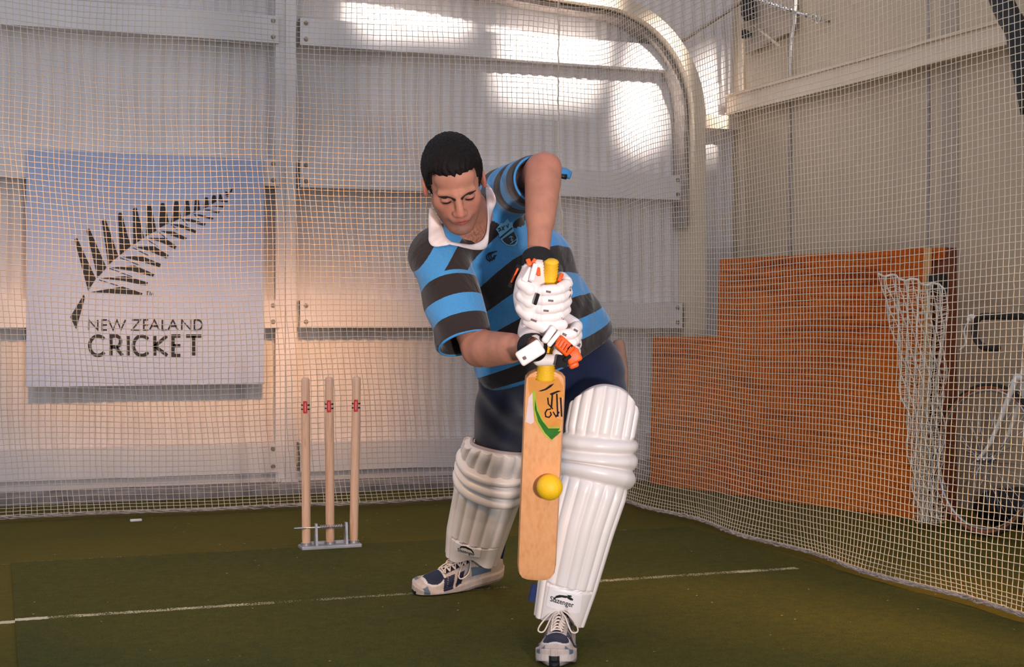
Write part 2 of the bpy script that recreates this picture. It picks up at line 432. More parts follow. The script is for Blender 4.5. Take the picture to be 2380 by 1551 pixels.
nm = ['lowest', 'second lowest', 'third lowest', 'highest']
for gi, (z0, z1) in enumerate(GZ):
    for bi, (x0, x1) in enumerate([(-1.6, 1.565), (1.69, 4.20)]):
        if gi == 3 and bi == 1: x1 = 4.10
        mb = beam('girt', x0, x1, z0, z1)
        g = mb.build('wall_girt', 'girt', None, False, label='%s white steel wall rail %s' % (nm[gi], ['left of the steel post', 'between the steel post and the curved rib'][bi]), cat='rail', group='white steel wall rails')
        for xx in ([x1-.035] if bi == 0 else ([x0+.035, x1-.035] if gi < 3 else [x0+.035])):
            for zz in (z0+.035, z1-.03):
                b = MB(); b.tube([(xx, YW-.103, zz), (xx, YW-.111, zz)], .009, 6); b.tube([(xx, YW-.102, zz), (xx, YW-.106, zz)], .014, 12)
                b.build('bolt', 'bolt', g)
mb = MB(); mb.box((4.47, YW-.08, 2.31), (.15, .04, .03)); mb.box((4.47, YW-.12, 2.30), (.15, .003, .045))
mb.build('wall_girt', 'creamsteel', None, False, label='short cream steel rail end between the curved rib and the corner', cat='rail')
# steel post
mb = MB(); mb.box((1.632, YW-.115, 2.2), (.030, .004, 2.2)); mb.box((1.606, YW-.06, 2.2), (.004, .055, 2.2)); mb.box((1.632, YW-.012, 2.2), (.03, .004, 2.2)); mb.box((1.575, YW-.085, 2.2), (.028, .003, 2.2)); 
mb.box((1.625, YW-.07, .03), (.05, .05, .03))
mb.build('steel_post', 'girt', None, False, label='white painted steel post standing against the corrugated wall right of the fern board', cat='post')
# curved rib: column and bend, a box section with depth
path = [(4.257, 0), (4.257, .8), (4.257, 1.6), (4.257, 2.2)] + [(3.57+.687*math.cos(t), 2.30+.687*math.sin(t)+.02*math.sin(t)) for t in np.linspace(.05, math.pi/2, 24)] + [(3.2, 3.03), (2.6, 3.09), (1.0, 3.2), (-1.5, 3.3)]
def ribbon(path, hw, y0, y1):
    V = []; F = []; n = len(path)
    for i, (x, z) in enumerate(path):
        a = A(path[max(i-1, 0)]); b = A(path[min(i+1, n-1)]); t = unit(b-a); m = A([-t[1], t[0]])
        for s in (-1, 1):
            for y in (y0, y1): V.append((x+m[0]*hw*s, y, z+m[1]*hw*s))
    for i in range(n-1):
        a = 4*i; b = a+4
        F += [(a, b, b+2, a+2), (a+1, a+3, b+3, b+1), (a, a+1, b+1, b), (a+2, b+2, b+3, a+3)]
    F += [(0, 2, 3, 1), (4*n-4, 4*n-3, 4*n-1, 4*n-2)]
    return V, F
V, F = ribbon(path, .040, YW-.24, YW-.012)
rib = obj('curved_rib', V, F, 'creamsteel', None, False, label='curved cream steel rib bending from the column up to the roof', cat='steel frame', origin=(4.257, YW-.12, 0))
V, F = ribbon([(x-.062 if i < 4 else x-.062*math.cos(min(max((i-4)/23*1.57, 0), 1.57)), z-(0 if i < 4 else .062*math.sin(min((i-4)/23*1.57, 1.57)))) for i, (x, z) in enumerate(path)][2:], .012, YW-.16, YW-.012)
obj('shading', V, F, 'gap', rib, False, label='dark inner flange')  # darker strip inside the bend stands in for the cove shadow
# girt along the right wall
s0, zt = ray_wall(1676, 240, .09); s1, zt2 = ray_wall(2380, 46, .09)
mb = MB()
def wb(s0, s1, o0, o1, z0, z1):
    mb.prism([rw(s0, o0, z0), rw(s1, o0, z0), rw(s1, o0, z1), rw(s0, o0, z1)], WN*(o1-o0))
wb(.12, 6.5, .085, .09, 2.365, 2.475); wb(.12, 6.5, 0, .09, 2.36, 2.366); wb(.12, 6.5, 0, .09, 2.474, 2.48); wb(.12, 6.5, .085, .105, 2.468, 2.485); wb(.12, 6.5, .085, .105, 2.35, 2.368)
wb(.12, .125, 0, .09, 2.365, 2.475)
mb.build('wall_girt', 'creamsteel', None, False, label='long cream channel rail running along the right wall above the boards', cat='rail')
def vstrip(xpix, w, off, z0, z1, mat, nme, lab, cat, ypix=500):
    s, _ = ray_wall(xpix, ypix); mb = MB(); mb.prism([rw(s-w/2, 0, z0), rw(s+w/2, 0, z0), rw(s+w/2, 0, z1), rw(s-w/2, 0, z1)], WN*off)
    return mb.build(nme, mat, None, False, label=lab, cat=cat)
vstrip(1838, .022, .012, 0, 4.4, 'gap', 'cover_strip', 'thin grey vertical joint strip on the right wall above the plywood', 'strip')
vstrip(2160, .016, .008, 0, 4.4, 'gap', 'cover_strip', 'thin grey vertical joint strip on the right wall nearer the bicycle', 'strip')
vstrip(2208, .13, .006, 0, 4.4, 'dull', 'wall_stud', 'wide vertical stud with shade in its colour on the right wall beside the thin joint strip', 'stud')  # post lies in shade; the duller cream carries that shade
vstrip(1726, .05, .02, 0, 4.4, 'creamsteel', 'corner_angle', 'cream corner angle where the back and right walls meet', 'strip')
# roof brace rod, gusset, chain with turnbuckle, cable
def onw(x, y, off): s, z = ray_wall(x, y, off); return rw(s, off, z)
mb = MB(); mb.tube([on_y(1562, 112, YW-.10), on_y(1712, 14, YW-.16), on_y(1760, -22, YW-.2)], .010, 6)
mb.build('brace_rod', 'bolt', None, True, label='thin grey brace rod running from the curved rib up to the roof corner', cat='rod')
t = thing('truss_bracket', onw(1780, 130, .05), 'dim triangular steel roof bracket with black bars high on the right wall', 'bracket')
mb = MB(); mb.prism([onw(1737, 0, .03), onw(1850, 0, .03), onw(1846, 72, .03), onw(1737, 128, .03)], WN*.02); mb.build('plate', 'dull', t)
for q in ([(1731, -10), (1752, -10), (1756, 42), (1740, 50), (1732, 36)], [(1733, 68), (1748, 76), (1746, 84), (1733, 90)]):
    mb = MB(); mb.prism([onw(x, y, .08) for x, y in q], WN*.03); mb.build('black_bar', 'black', t)
mb = MB(); mb.tube([onw(1750, 58, .09), onw(1812, 108, .09)], .009, 6); mb.build('strut', 'bolt', t)
a = onw(1745, -6, .10); b = onw(1906, 46, .05)
t = thing('chain', (a+b)/2, 'bright steel chain with turnbuckle and ring hanging under the roof', 'chain')
u = unit(b-a); L = np.linalg.norm(b-a); sdir = unit(np.cross(u, Uv)); k = 0; s = 0
mb = MB()
while s < L*.55:
    c = a+u*(s+.014); w = sdir if k % 2 else np.cross(u, sdir)
    mb.tube([c+u*.017*math.cos(q)+w*.011*math.sin(q) for q in np.linspace(0, 2*math.pi, 12, endpoint=False)], .0046, 5, True); s += .025; k += 1
mb.build('links', 'steel', t, True)
mb = MB(); mb.tube([a+u*L*.55, a+u*L*.62], .004, 6); 
for e in (-1, 1): mb.tube([a+u*L*.60+sdir*.011*e, a+u*L*.82+sdir*.011*e], .006, 6)
mb.tube([a+u*L*.60, a+u*L*.61], .014, 8); mb.tube([a+u*L*.81, a+u*L*.82], .014, 8); mb.tube([a+u*L*.80, a+u*L*.90], .005, 6); mb.build('turnbuckle', 'steel', t, True)
for q in (.915, .975):
    mb = MB(); c = a+u*L*q; mb.tube([c+.021*(math.cos(z)*u+math.sin(z)*np.cross(u, sdir)) for z in np.linspace(0, 2*math.pi, 16, endpoint=False)], .0055, 6, True); mb.build('ring', 'steel', t, True)
mb = MB(); mb.tube([b+u*.02, b+u*.03-WN*.045], .006, 8); mb.build('wall_hook', 'bolt', t, True)
mb = MB(); mb.tube(spline([onw(1852, -420, .03), onw(1850, -30, .05), onw(1847, 40, .05), onw(1842, 80, .05), onw(1838, 105, .05), onw(1837, 150, .04), onw(1838, 185, .02)], 6), .009, 6)
mb.build('cable', 'white', None, True, label='white cable dropping down the right wall beside the chain', cat='cable')
mb = MB(); pts = spline([onw(x, y, .28) for x, y in ((2262, -420), (2286, -180), (2318, -30), (2338, 25), (2362, 70), (2374, 130), (2386, 190), (2400, 260))], 6)
mb.tube(pts, [.055]*len(pts), 10); mb.build('roof_hose', 'black', None, True, label='black padded hose hanging at the top right by the long channel rail', cat='hose')

# specks and dead insects on the sheeting are left to the material; one visible insect on the wall
# ================================================================== FERN BOARD
YBD = YW-.128
def cp(cx, cy): return on_y(50+cx/2.7203, 340+cy/2.7211, YBD)
bd = thing('sign_board', (.817, YBD, .62), 'square white board with black fern emblem behind the net', 'sign')
mb = MB(); mb.box((.817, YBD+.006, 1.277), (.656, .006, .656), bev=.002); mb.build('panel', 'board', bd)
def flat(polys, name, mat, parent, d=.0025):
    mb = MB()
    for p in polys:
        P = [cp(*q) for q in p]; nrm = sum((np.cross(P[i]-P[0], P[i+1]-P[0]) for i in range(1, len(P)-1)), A([0., 0, 0]))
        if nrm[1] > 0: P = P[::-1]
        mb.prism([q-A([0, .0005, 0]) for q in P], (0, -d, 0))
    return mb.build(name, mat, parent)
UL = [[(335,592),(340,582),(352,581),(470,838),(421,915)],[(410,530),(415,522),(430,522),(537,768),(480,832)],[(508,475),(515,464),(532,462),(612,695),(548,752)],
[(610,430),(618,420),(632,422),(690,632),(622,690)],[(704,398),(712,389),(728,390),(775,578),(706,625)],[(795,378),(802,371),(818,372),(853,535),(785,570)],
[(880,365),(885,359),(902,360),(933,485),(866,520)],[(967,352),(972,347),(990,348),(1008,455),(945,485)],[(1032,348),(1038,342),(1056,342),(1070,430),(1025,445)],
[(1096,340),(1102,335),(1120,337),(1130,402),(1088,422)],[(1158,328),(1163,322),(1178,325),(1186,380),(1148,395)],[(1205,317),(1212,310),(1228,312),(1232,350),(1200,368)],
[(1250,302),(1262,305),(1270,335),(1245,345)],[(1288,285),(1298,288),(1312,308),(1290,312)],[(1330,258),(1333,272),(1330,290),(1316,292)]]
LL = [[(440,922),(640,888),(765,930),(760,940)],[(500,835),(660,822),(800,862),(790,882),(640,850)],[(565,768),(715,755),(840,808),(832,825),(700,788)],
[(640,700),(760,695),(882,745),(872,765),(760,730)],[(720,637),(838,632),(930,690),(920,712),(820,668)],[(800,580),(905,580),(980,632),(970,652),(890,610)],
[(880,535),(960,540),(1045,580),(1035,597),(950,565)],[(945,492),(1010,495),(1105,535),(1098,550),(1020,520)],[(1015,462),(1070,460),(1165,490),(1155,505)],
[(1085,430),(1130,432),(1215,455),(1205,465)],[(1145,402),(1180,400),(1255,412),(1245,425)],[(1195,375),(1225,372),(1285,378),(1275,388)],
[(1245,348),(1265,345),(1305,345),(1300,355)],[(1290,320),(1315,315),(1312,322)]]
VE = [[(440,840+0),(445,836),(620,886),(615,890)]]
veins = [stroke_poly(p, 4)[0] for p in ([(490,845),(610,882)],[(555,772),(700,826)],[(622,705),(745,752)],[(705,642),(800,690)],[(788,588),(860,632)],[(862,540),(920,585)],[(945,495),(985,530)],[(1015,462),(1050,500)],[(1090,430),(1120,462)])]
flat(UL+LL+veins+[[(393,938),(401,958),(345,1158),(308,1080)]], 'fern_emblem', 'ink', bd)
def arc(cx, cy, rx, ry, a0, a1, n=22): return [(cx+rx*math.cos(math.radians(a)), cy-ry*math.sin(math.radians(a))) for a in np.linspace(a0, a1, n)]
def letter(ch, x0, x1, y0, y1):
    w = x1-x0; h = y1-y0; m = (x0+x1)/2; ym = (y0+y1)/2
    return {'N': [[(x0, y1), (x0, y0), (x1, y1), (x1, y0)]], 'E': [[(x1, y0), (x0, y0), (x0, y1), (x1, y1)], [(x0, ym), (x1, ym)]],
     'W': [[(x0, y0), (x0+w*.27, y1), (m, y0), (x1-w*.27, y1), (x1, y0)]], 'Z': [[(x0, y0), (x1, y0), (x0, y1), (x1, y1)]],
     'A': [[(x0, y1), (m, y0), (x1, y1)], [(x0+w*.22, y0+h*.62), (x1-w*.22, y0+h*.62)]], 'L': [[(x0, y0), (x0, y1), (x1, y1)]],
     'D': [[(x0, y0), (x0, y1), (x0+w*.3, y1)]+arc(x0+w*.35, ym, w*.65, h/2, -90, 90)+[(x0, y0)]],
     'C': [arc(x0+w*.56, ym, w*.56, h/2, 42, 318)], 'R': [[(x0, y1), (x0, y0), (x0+w*.4, y0)]+arc(x0+w*.42, y0+h*.28, w*.42, h*.28, 90, -90)+[(x0, y0+h*.56)], [(x0+w*.4, y0+h*.56), (x1, y1)]],
     'I': [[(m, y0), (m, y1)]], 'K': [[(x0, y0), (x0, y1)], [(x1-w*.04, y0), (x0, ym+h*.02), (x1, y1)]], 'T': [[(x0, y0), (x1, y0)], [(m, y0), (m, y1)]],
     'M': [[(x0, y1), (x0+w*.12, y0), (m, y1), (x1-w*.12, y0), (x1, y1)]]}[ch]
def text(spec, y0, y1, w):
    P = []
    for ch, x0, x1 in spec:
        for s in letter(ch, x0+w/2, x1-w/2, y0+w/2, y1-w/2): P += stroke_poly(s, w)
    return P
flat(text([('N',420,487),('E',505,545),('W',545,662),('Z',693,755),('E',768,805),('A',805,875),('L',885,925),('A',922,992),('N',1008,1075),('D',1088,1147)], 1094, 1167, 10), 'lettering', 'ink', bd)
flat(text([('C',420,535),('R',555,648),('I',664,684),('C',697,812),('K',832,932),('E',947,1015),('T',1030,1147)], 1190, 1334, 21), 'lettering', 'ink', bd)
flat(text([('T',784,806),('M',808,834)], 918, 944, 4), 'lettering', 'ink', bd)

# ================================================================== NETS
def net_mesh(G, r, knots=True):
    """G[i,j] grid of strand crossings -> tubes along both directions"""
    ni, nj = G.shape[:2]
    T = np.gradient(G, axis=0); T /= np.linalg.norm(T, axis=2, keepdims=True)+1e-12
    Z = np.gradient(G, axis=1); Z /= np.linalg.norm(Z, axis=2, keepdims=True)+1e-12
    N = np.cross(T, Z); N /= np.linalg.norm(N, axis=2, keepdims=True)+1e-12
    Vs = []; Fs = []; base = 0
    def strand(Gx, Sd, Nd, ax):
        nonlocal base
        # midpoints give the twine a slight waviness between knots
        a, b = Gx.shape[:2]
        ring = np.stack([Gx+Sd*r, Gx+Nd*r, Gx-Sd*r, Gx-Nd*r], 2)
        V = ring.reshape(-1, 3); idx = np.arange(a*b*4).reshape(a, b, 4)
        p = idx[:, :-1]; q = idx[:, 1:]
        F = np.stack([p, np.roll(p, -1, 2), np.roll(q, -1, 2), q], -1).reshape(-1, 4)
        Vs.append(V); Fs.append(F+base); base += len(V)
    def mid(Gx):
        a, b, _ = Gx.shape; out = np.zeros((a, 2*b-1, 3)); out[:, ::2] = Gx; out[:, 1::2] = (Gx[:, 1:]+Gx[:, :-1])/2; return out
    strand(mid(G), mid(T), mid(N), 1)
    Gt = G.transpose(1, 0, 2); strand(mid(Gt), mid(Z.transpose(1, 0, 2)), mid(-N.transpose(1, 0, 2)), 1)
    return np.concatenate(Vs), np.concatenate(Fs)
def seam(z):          # x of the corner seam, leaning outwards towards the floor
    return 2.955+.16*np.clip((1.9-z)/1.9, 0, 1)**1.3
def zlev(n, ztop, slack=5):
    z = np.concatenate([np.linspace(.02, .085, slack), .085+np.arange(1, n-slack+1)*((ztop-.085)/(n-slack))]); return z
ZT = 3.05
z = zlev(108, ZT); X0 = -.75
nx = 122; u = np.linspace(0, 1, nx); UU, ZZ = np.meshgrid(u, z, indexing='ij')
Xg = X0+(seam(ZZ)-X0)*UU
lowm = np.clip((1.6-ZZ)/1.6, 0, 1)
Xg = Xg + .10*np.exp(-((UU-.05)/.22)**2)*(1-ZZ/ZT)*1.0 + .006*np.sin(ZZ*9+Xg*5)+.004*np.sin(Xg*31+ZZ*4)
Yg = 7.36 + .05*np.sin(Xg*2.1+.6)*np.sin(ZZ*1.0+.3) + .02*np.sin(Xg*6.3+ZZ*2) - .05*np.clip((.25-ZZ)/.25, 0, 1)**2*(1+.5*np.sin(Xg*7))
Yg += (7.36-Yg)*sstep(UU, .93, 1.0)
Zg = ZZ + .008*np.sin(Xg*4.2+ZZ*1.3)*np.clip(ZZ*4, 0, 1) - .035*np.clip(ZZ, 0, 1)*np.sin(np.clip(UU, 0, 1)*math.pi)**2
Zg = np.maximum(Zg, .012)
G = np.stack([Xg, Yg, Zg], 2); G += rng.normal(0, .0007, G.shape); G[..., 2] = np.maximum(G[..., 2], .010)
V, F = net_mesh(G, .00165)
nb = obj('cricket_net', V, F, 'net', None, True, label='cream practice net hanging across the back in front of the fern board', cat='net', origin=(1.2, 7.36, 0))
def rope(pts, r, name, mat, parent):
    mb = MB(); P = []; 
    for off in (0, 2.1, 4.2):
        mb.tube([p+A([0, .006*math.cos(i*.8+off), .004+.005*math.sin(i*.8+off)])+rng.normal(0, .002, 3) for i, p in enumerate(pts)], r, 5)
    for _ in range(len(pts)//2):
        i = rng.integers(0, len(pts)-1); p = pts[i]; d = rng.normal(0, .018, 3); d[2] = abs(d[2])*.4
        mb.tube([p, p+d*.5+A([0, 0, .006]), p+d], .0012, 3)
    return mb.build(name, mat, parent, True)
rope([G[i, 0]*.5+G[min(i+1, nx-1), 0]*.5+A([0, -.004, .003]) for i in range(nx)], .004, 'foot_rope', 'rope', nb)
# right hand net, rounding the corner then running towards the camera
n2 = 178; z = zlev(118, ZT)
s = np.linspace(0, 4.75, n2); SS, ZZ = np.meshgrid(s, z, indexing='ij')
k = 1-np.exp(-SS/.22); xs0 = seam(ZZ); bul = .05*np.sin(np.clip(ZZ/2.6, 0, 1)*math.pi)
Xg = xs0+(3.135-xs0+bul)*k + .03*np.sin(SS*1.5+ZZ*.8)*k + .006*np.sin(SS*3+ZZ*2)*k
Yg = 7.36-SS+.08*(1-np.exp(-SS/.15))+ .003*np.sin(ZZ*3+SS*4)
Zg = ZZ - .05*np.sin(np.clip(SS/4.75, 0, 1)*math.pi)*np.clip(ZZ, 0, 1) + .005*np.sin(SS*5+ZZ*2)*np.clip(ZZ*4, 0, 1) - .05*np.exp(-((SS-.35)/.3)**2)*np.clip((ZZ-.6)/1.2, 0, 1)
Xg += .03*np.clip((.25-ZZ)/.25, 0, 1)**2*np.sin(SS*6)
Zg = np.maximum(Zg, .012)
G2 = np.stack([Xg, Yg, Zg], 2); G2 += rng.normal(0, .0005, G2.shape); G2[..., 2] = np.maximum(G2[..., 2], .010)
V, F = net_mesh(G2, .0015)
nr = obj('cricket_net', V, F, 'net', None, True, label='cream practice net running down the right side in front of the plywood and bicycle', cat='net', origin=(3.13, 5.2, 0))
rope([G2[i, 0]+A([0, 0, .003]) for i in range(n2)], .005, 'foot_rope', 'rope', nr)
mb = MB(); mb.tube([G2[0, j]+A([.0, -.004, 0])+rng.normal(0, .003, 3) for j in range(0, len(z))], .0042, 5)
for _ in range(60):
    p = G2[0, rng.integers(8, 60)]; d = rng.normal(0, .012, 3); mb.tube([p, p+d*.6, p+d], .0012, 3)
mb.build('seam_cord', 'net', nb, True)

# ================================================================== PLYWOOD BOARDS
gA = at(1509, 1125, 0); pa = A([3.74, 7.83, 0]); pb = A([4.28, 5.89, 0]); pdir = unit(pb-pa); pn = A([pdir[1], -pdir[0], 0]); 
if pn[0] > 0: pn = -pn
def panel(a, b, h, th, lean, name, mat, **kw):
    up = unit(A([0, 0, 1.])-pn*lean); mb = MB(); w = np.linalg.norm(b-a)
    mb.box((a+b)/2+up*h/2+A([0, 0, .002])-pn*th/2+pn*0, (w/2, th/2, h/2), (unit(b-a), np.cross(up, unit(b-a)), up), bev=.0015)
    return mb.build(name, mat, None, False, **kw)
panel(pa, pb, .895, .012, .03, 'plywood_sheet', 'ply', label='low wide plywood sheet at the front, its left end sticking out past the tall sheet', cat='plywood')
pa2 = A([3.885, 7.31, 0])-pn*.02; panel(pa2-pn*.0, pb-pn*.02, 1.345, .012, .03, 'plywood_sheet', 'ply', label='tall plywood sheet standing behind the low one under the right wall rail', cat='plywood')
mb = MB(); up = unit(A([0, 0, 1.])-pn*.03); mb.box(pb+pdir*.008+up*.675-pn*.02, (.007, .018, .672), (pdir, np.cross(up, pdir), up)); mb.build('timber_batten', 'plyedge', None, False, label='pale timber batten on the right edge of the tall plywood sheet', cat='batten')
q0 = at(2147, 1214, 7.1); q0[2] = 0; q1 = at(2198, 1216, 7.0); q1[2] = 0
db = thing('brown_cupboard', (q0+q1)/2+A([.12, 0, 0]), 'narrow dark reddish brown cupboard standing between the plywood and the bicycle', 'cupboard')
mb = MB(); w = unit(q1-q0); nn = unit(np.cross(w, Uv)); nn = nn if nn[1] > 0 else -nn
mb.box((q0+q1)/2+nn*.05+Uv*.675, (np.linalg.norm(q1-q0)/2, .045, .672), (w, nn, Uv), bev=.003); mb.build('body', 'darkwood', db)
mb = MB(); mb.box((q0+q1)/2+nn*.002+Uv*1.315, (np.linalg.norm(q1-q0)/2-.003, .008, .03), (w, nn, Uv), bev=.003); mb.build('top_rail', 'ply', db)
mb = MB(); mb.box(at(2179, 659, 7.0)+nn*.0, (.038, .035, .045), (w, nn, Uv), bev=.008); mb.box(at(2179, 659, 7.0)-nn*.03, (.02, .01, .02), (w, nn, Uv), bev=.004); mb.build('black_clamp_box', 'black', None, False, label='small black box fixed near the top of the brown cupboard', cat='box')
# loose draped net over the corner of the boards
Lx = [(655, 2042, 2200), (700, 2058, 2200), (760, 2074, 2198), (820, 2086, 2196), (900, 2098, 2194), (1000, 2112, 2190), (1100, 2122, 2188), (1216, 2136, 2192)]
nz = 36; nxn = 17; G3 = np.zeros((nxn, nz, 3))
for j in range(nz):
    y = 652+(1216-652)*(j/(nz-1)); ys = [l[0] for l in Lx]; xl = np.interp(y, ys, [l[1] for l in Lx]); xr = np.interp(y, ys, [l[2] for l in Lx])
    for i in range(nxn):
        f = i/(nxn-1); tt = j/(nz-1)
        x = xl+(xr-xl)*f+ (4+7*tt)*math.sin(i*2.3+j*.7); dd = 6.78 + .06*math.sin(i*1.9+j*.25)*(.3+tt) - .1*tt + (0 if f < .5 else .05*(f-.5))
        yy = y+5*math.sin(i*1.3+j*.5)*(tt < .96)-(14*(1-f) if j == 0 else 0)+(18*f*(1-tt) )
        P = at(x, yy, dd); P[2] = max(P[2], .01); G3[i, j] = P
V, F = net_mesh(G3, .0022)
V2, F2 = net_mesh(G3[::1]+A([.02, .035, .008])+.006*np.sin(np.arange(nz))[None, :, None], .002)
ln = obj('loose_net', np.concatenate([V, V2]), np.concatenate([F, F2+len(V)]), 'loosenet', None, True, label='loose white net bundle hanging over the right end of the plywood sheets', cat='net')
mb = MB(); mb.tube([G3[i, 0]+A([0, 0, .004]) for i in range(nxn)], .005, 5); mb.build('head_cord', 'loosenet', ln, True)

p = gp0(316, 1213); mb = MB(); mb.box(p+A([0, 0, .007]), (.028, .010, .006), (unit((1, .1, 0)), unit((-.1, 1, 0)), Uv), bev=.003); mb.build('plastic_scrap', 'white', None, True, label='small white plastic scrap on the turf below the net foot at the left', cat='scrap')
# ================================================================== BICYCLE
hub = at(2291, 1059, 6.45); hub[2] = .352; BE = -WD; BS = A([WN[0], WN[1], 0]); 
bk = thing('bicycle', (hub[0], hub[1], 0), 'white road bicycle with black drop handlebars leaning by the right wall', 'bicycle')
LN = .10                            # lean towards the wall per metre height
def bp(s, z, lat=0): return A([hub[0], hub[1], 0])+BE*s+BS*(lat-LN*(z-.35))+Uv*z
def wheel(s0):
    zc = .352; R = .338; up = unit(bp(0, 1)-bp(0, 0)); c = bp(s0, zc)
    circ = lambda r, off=0: [c+BE*r*math.cos(t)+up*r*math.sin(t)+BS*off for t in np.linspace(0, 2*math.pi, 64, endpoint=False)]
    mb = MB(); mb.tube(circ(R), .0115, 10, True); w = mb.build('wheel', 'tyre', bk, True)
    mb = MB(); mb.tube(circ(R-.007), .0105, 10, True); mb.build('sidewall', 'gumwall', w, True)
    mb = MB(); mb.tube(circ(R-.022), .008, 8, True); mb.build('rim', 'steel', w, True)
    mb = MB()
    for k in range(32):
        t = 2*math.pi*k/32; t2 = t+(.9 if k % 4 < 2 else -.9); sd = .028 if k % 2 else -.028
        mb.tube([c+BE*.02*math.cos(t2)+up*.02*math.sin(t2)+BS*sd, c+BE*(R-.028)*math.cos(t)+up*(R-.028)*math.sin(t)], .0016, 4)
    mb.build('spokes', 'steel', w, True)
    mb = MB(); mb.tube([c-BS*.05, c+BS*.05], .006, 8); mb.tube([c-BS*.03, c+BS*.03], .014, 12)
    for e in (-1, 1): mb.tube([c+BS*e*.026, c+BS*e*.03], .024, 16); mb.tube([c+BS*e*.046, c+BS*e*.054], .011, 6)
    mb.build('hub', 'steel', w, True); return w
wheel(0); wheel(-1.02)
mb = MB()
for e in (-1, 1): mb.tube(spline([bp(0, .352, e*.045), bp(-.06, .42, e*.045), bp(-.11, .53, e*.04), bp(-.185, .73, e*.032)], 5), [.008]*6+[.010]*5+[.0125]*5, 8)
mb.tube([bp(-.185, .73, -.04), bp(-.185, .73, .04)], .016, 8); mb.build('fork', 'white', bk, True)
mb = MB(); mb.tube([bp(-.19, .735), bp(-.24, .90)], .018, 10); mb.tube([bp(-.235, .88), bp(-.62, .90)], .014, 8); mb.tube([bp(-.20, .76), bp(-.60, .30)], .015, 8)
mb.tube([bp(-.60, .30), bp(-.68, .92)], .014, 8)
for e in (-1, 1): mb.tube([bp(-.60, .30, e*.03), bp(-1.02, .352, e*.06)], .009, 6); mb.tube([bp(-.66, .86, e*.02), bp(-1.02, .352, e*.06)], .008, 6)
mb.build('frame', 'white', bk, True)
mb = MB(); mb.tube([bp(-.24, .90), bp(-.25, .985), bp(-.19, 1.0)], .012, 8); mb.tube([bp(-.19, 1.0, -.03), bp(-.19, 1.0, .03)], .016, 8); mb.build('stem', 'steel', bk, True)
for e in (1, -1):
    mb = MB(); mb.tube(spline([bp(-.19, 1.0, e*.03), bp(-.19, 1.0, e*.13), bp(-.17, 1.0, e*.185), bp(-.11, .995, e*.2), bp(-.085, .955, e*.2), bp(-.10, .90, e*.2), bp(-.15, .865, e*.2), bp(-.24, .862, e*.2)], 6), .0155, 8)
    hb = mb.build('drop_handlebar', 'tyre', bk, True)
    mb = MB(); mb.tube(spline([bp(-.10, .985, e*.2), bp(-.055, 1.0, e*.2), bp(-.045, .98, e*.2)], 4), .012, 8); mb.tube(spline([bp(-.05, .985, e*.2), bp(-.02, .94, e*.2), bp(-.035, .88, e*.2), bp(.0, .85, e*.2)], 5), .004, 6); mb.build('brake_lever', 'white', hb, True)
mb = MB(); mb.tube([bp(-.68, .92), bp(-.70, 1.0)], .012, 8); mb.build('seat_post', 'steel', bk, True)
mb = MB(); mb.tube(spline([bp(-.56, 1.01), bp(-.68, 1.02), bp(-.80, 1.03)], 5), [.02, .022, .024, .028, .034, .042, .05, .055, .058, .056, .04], 10); mb.build('saddle', 'tyre', bk, True)
mb = MB(); c = bp(-.17, .72, 0)
for e in (-1, 1): mb.tube([bp(-.165, .72, e*.03), bp(-.15, .69, e*.035), bp(-.145, .665, e*.02)], .007, 6); mb.box(bp(-.145, .668, e*.016), (.02, .005, .006), (BE, BS, Uv))
mb.build('brake_caliper', 'steel', bk, True)
mb = MB(); mb.tube([bp(-.60, .30, -.07), bp(-.60, .30, .07)], .012, 8); mb.tube([bp(-.60, .30, .05), bp(-.60, .30, .055)], .09, 28)
for e, sg in ((-1, 1), (1, -1)): mb.tube([bp(-.60, .30, e*.07), bp(-.60+.12*sg, .30-.12*sg, e*.075)], .009, 6); mb.box(bp(-.60+.12*sg, .30-.12*sg, e*.12), (.04, .045, .01), (BE, BS, Uv))
mb.build('crank', 'steel', bk, True)
def fbag(P):
    c = A([4.585, 5.56, .09])
    d = ell(P, c, (.13, .20, .09)); d = su(d, ell(P, c+A([-.01, .1, -.02]), (.11, .12, .07)), .05); d = su(d, ell(P, c+A([.02, -.12, .01]), (.10, .13, .10)), .05)
    return np.maximum(d+.006*np.sin(P[:, 0]*60+P[:, 2]*30)*np.sin(P[:, 1]*50), .004-P[:, 2])
c = A([4.585, 5.56, .09]); V, F = sdf_mesh(fbag, (c[0]-.25, c[1]-.36, -.02), (c[0]+.25, c[1]+.34, .26), .012)
obj('kit_bag', V, F, 'black', None, True, label='black bag on the floor behind the bicycle front wheel', cat='bag')

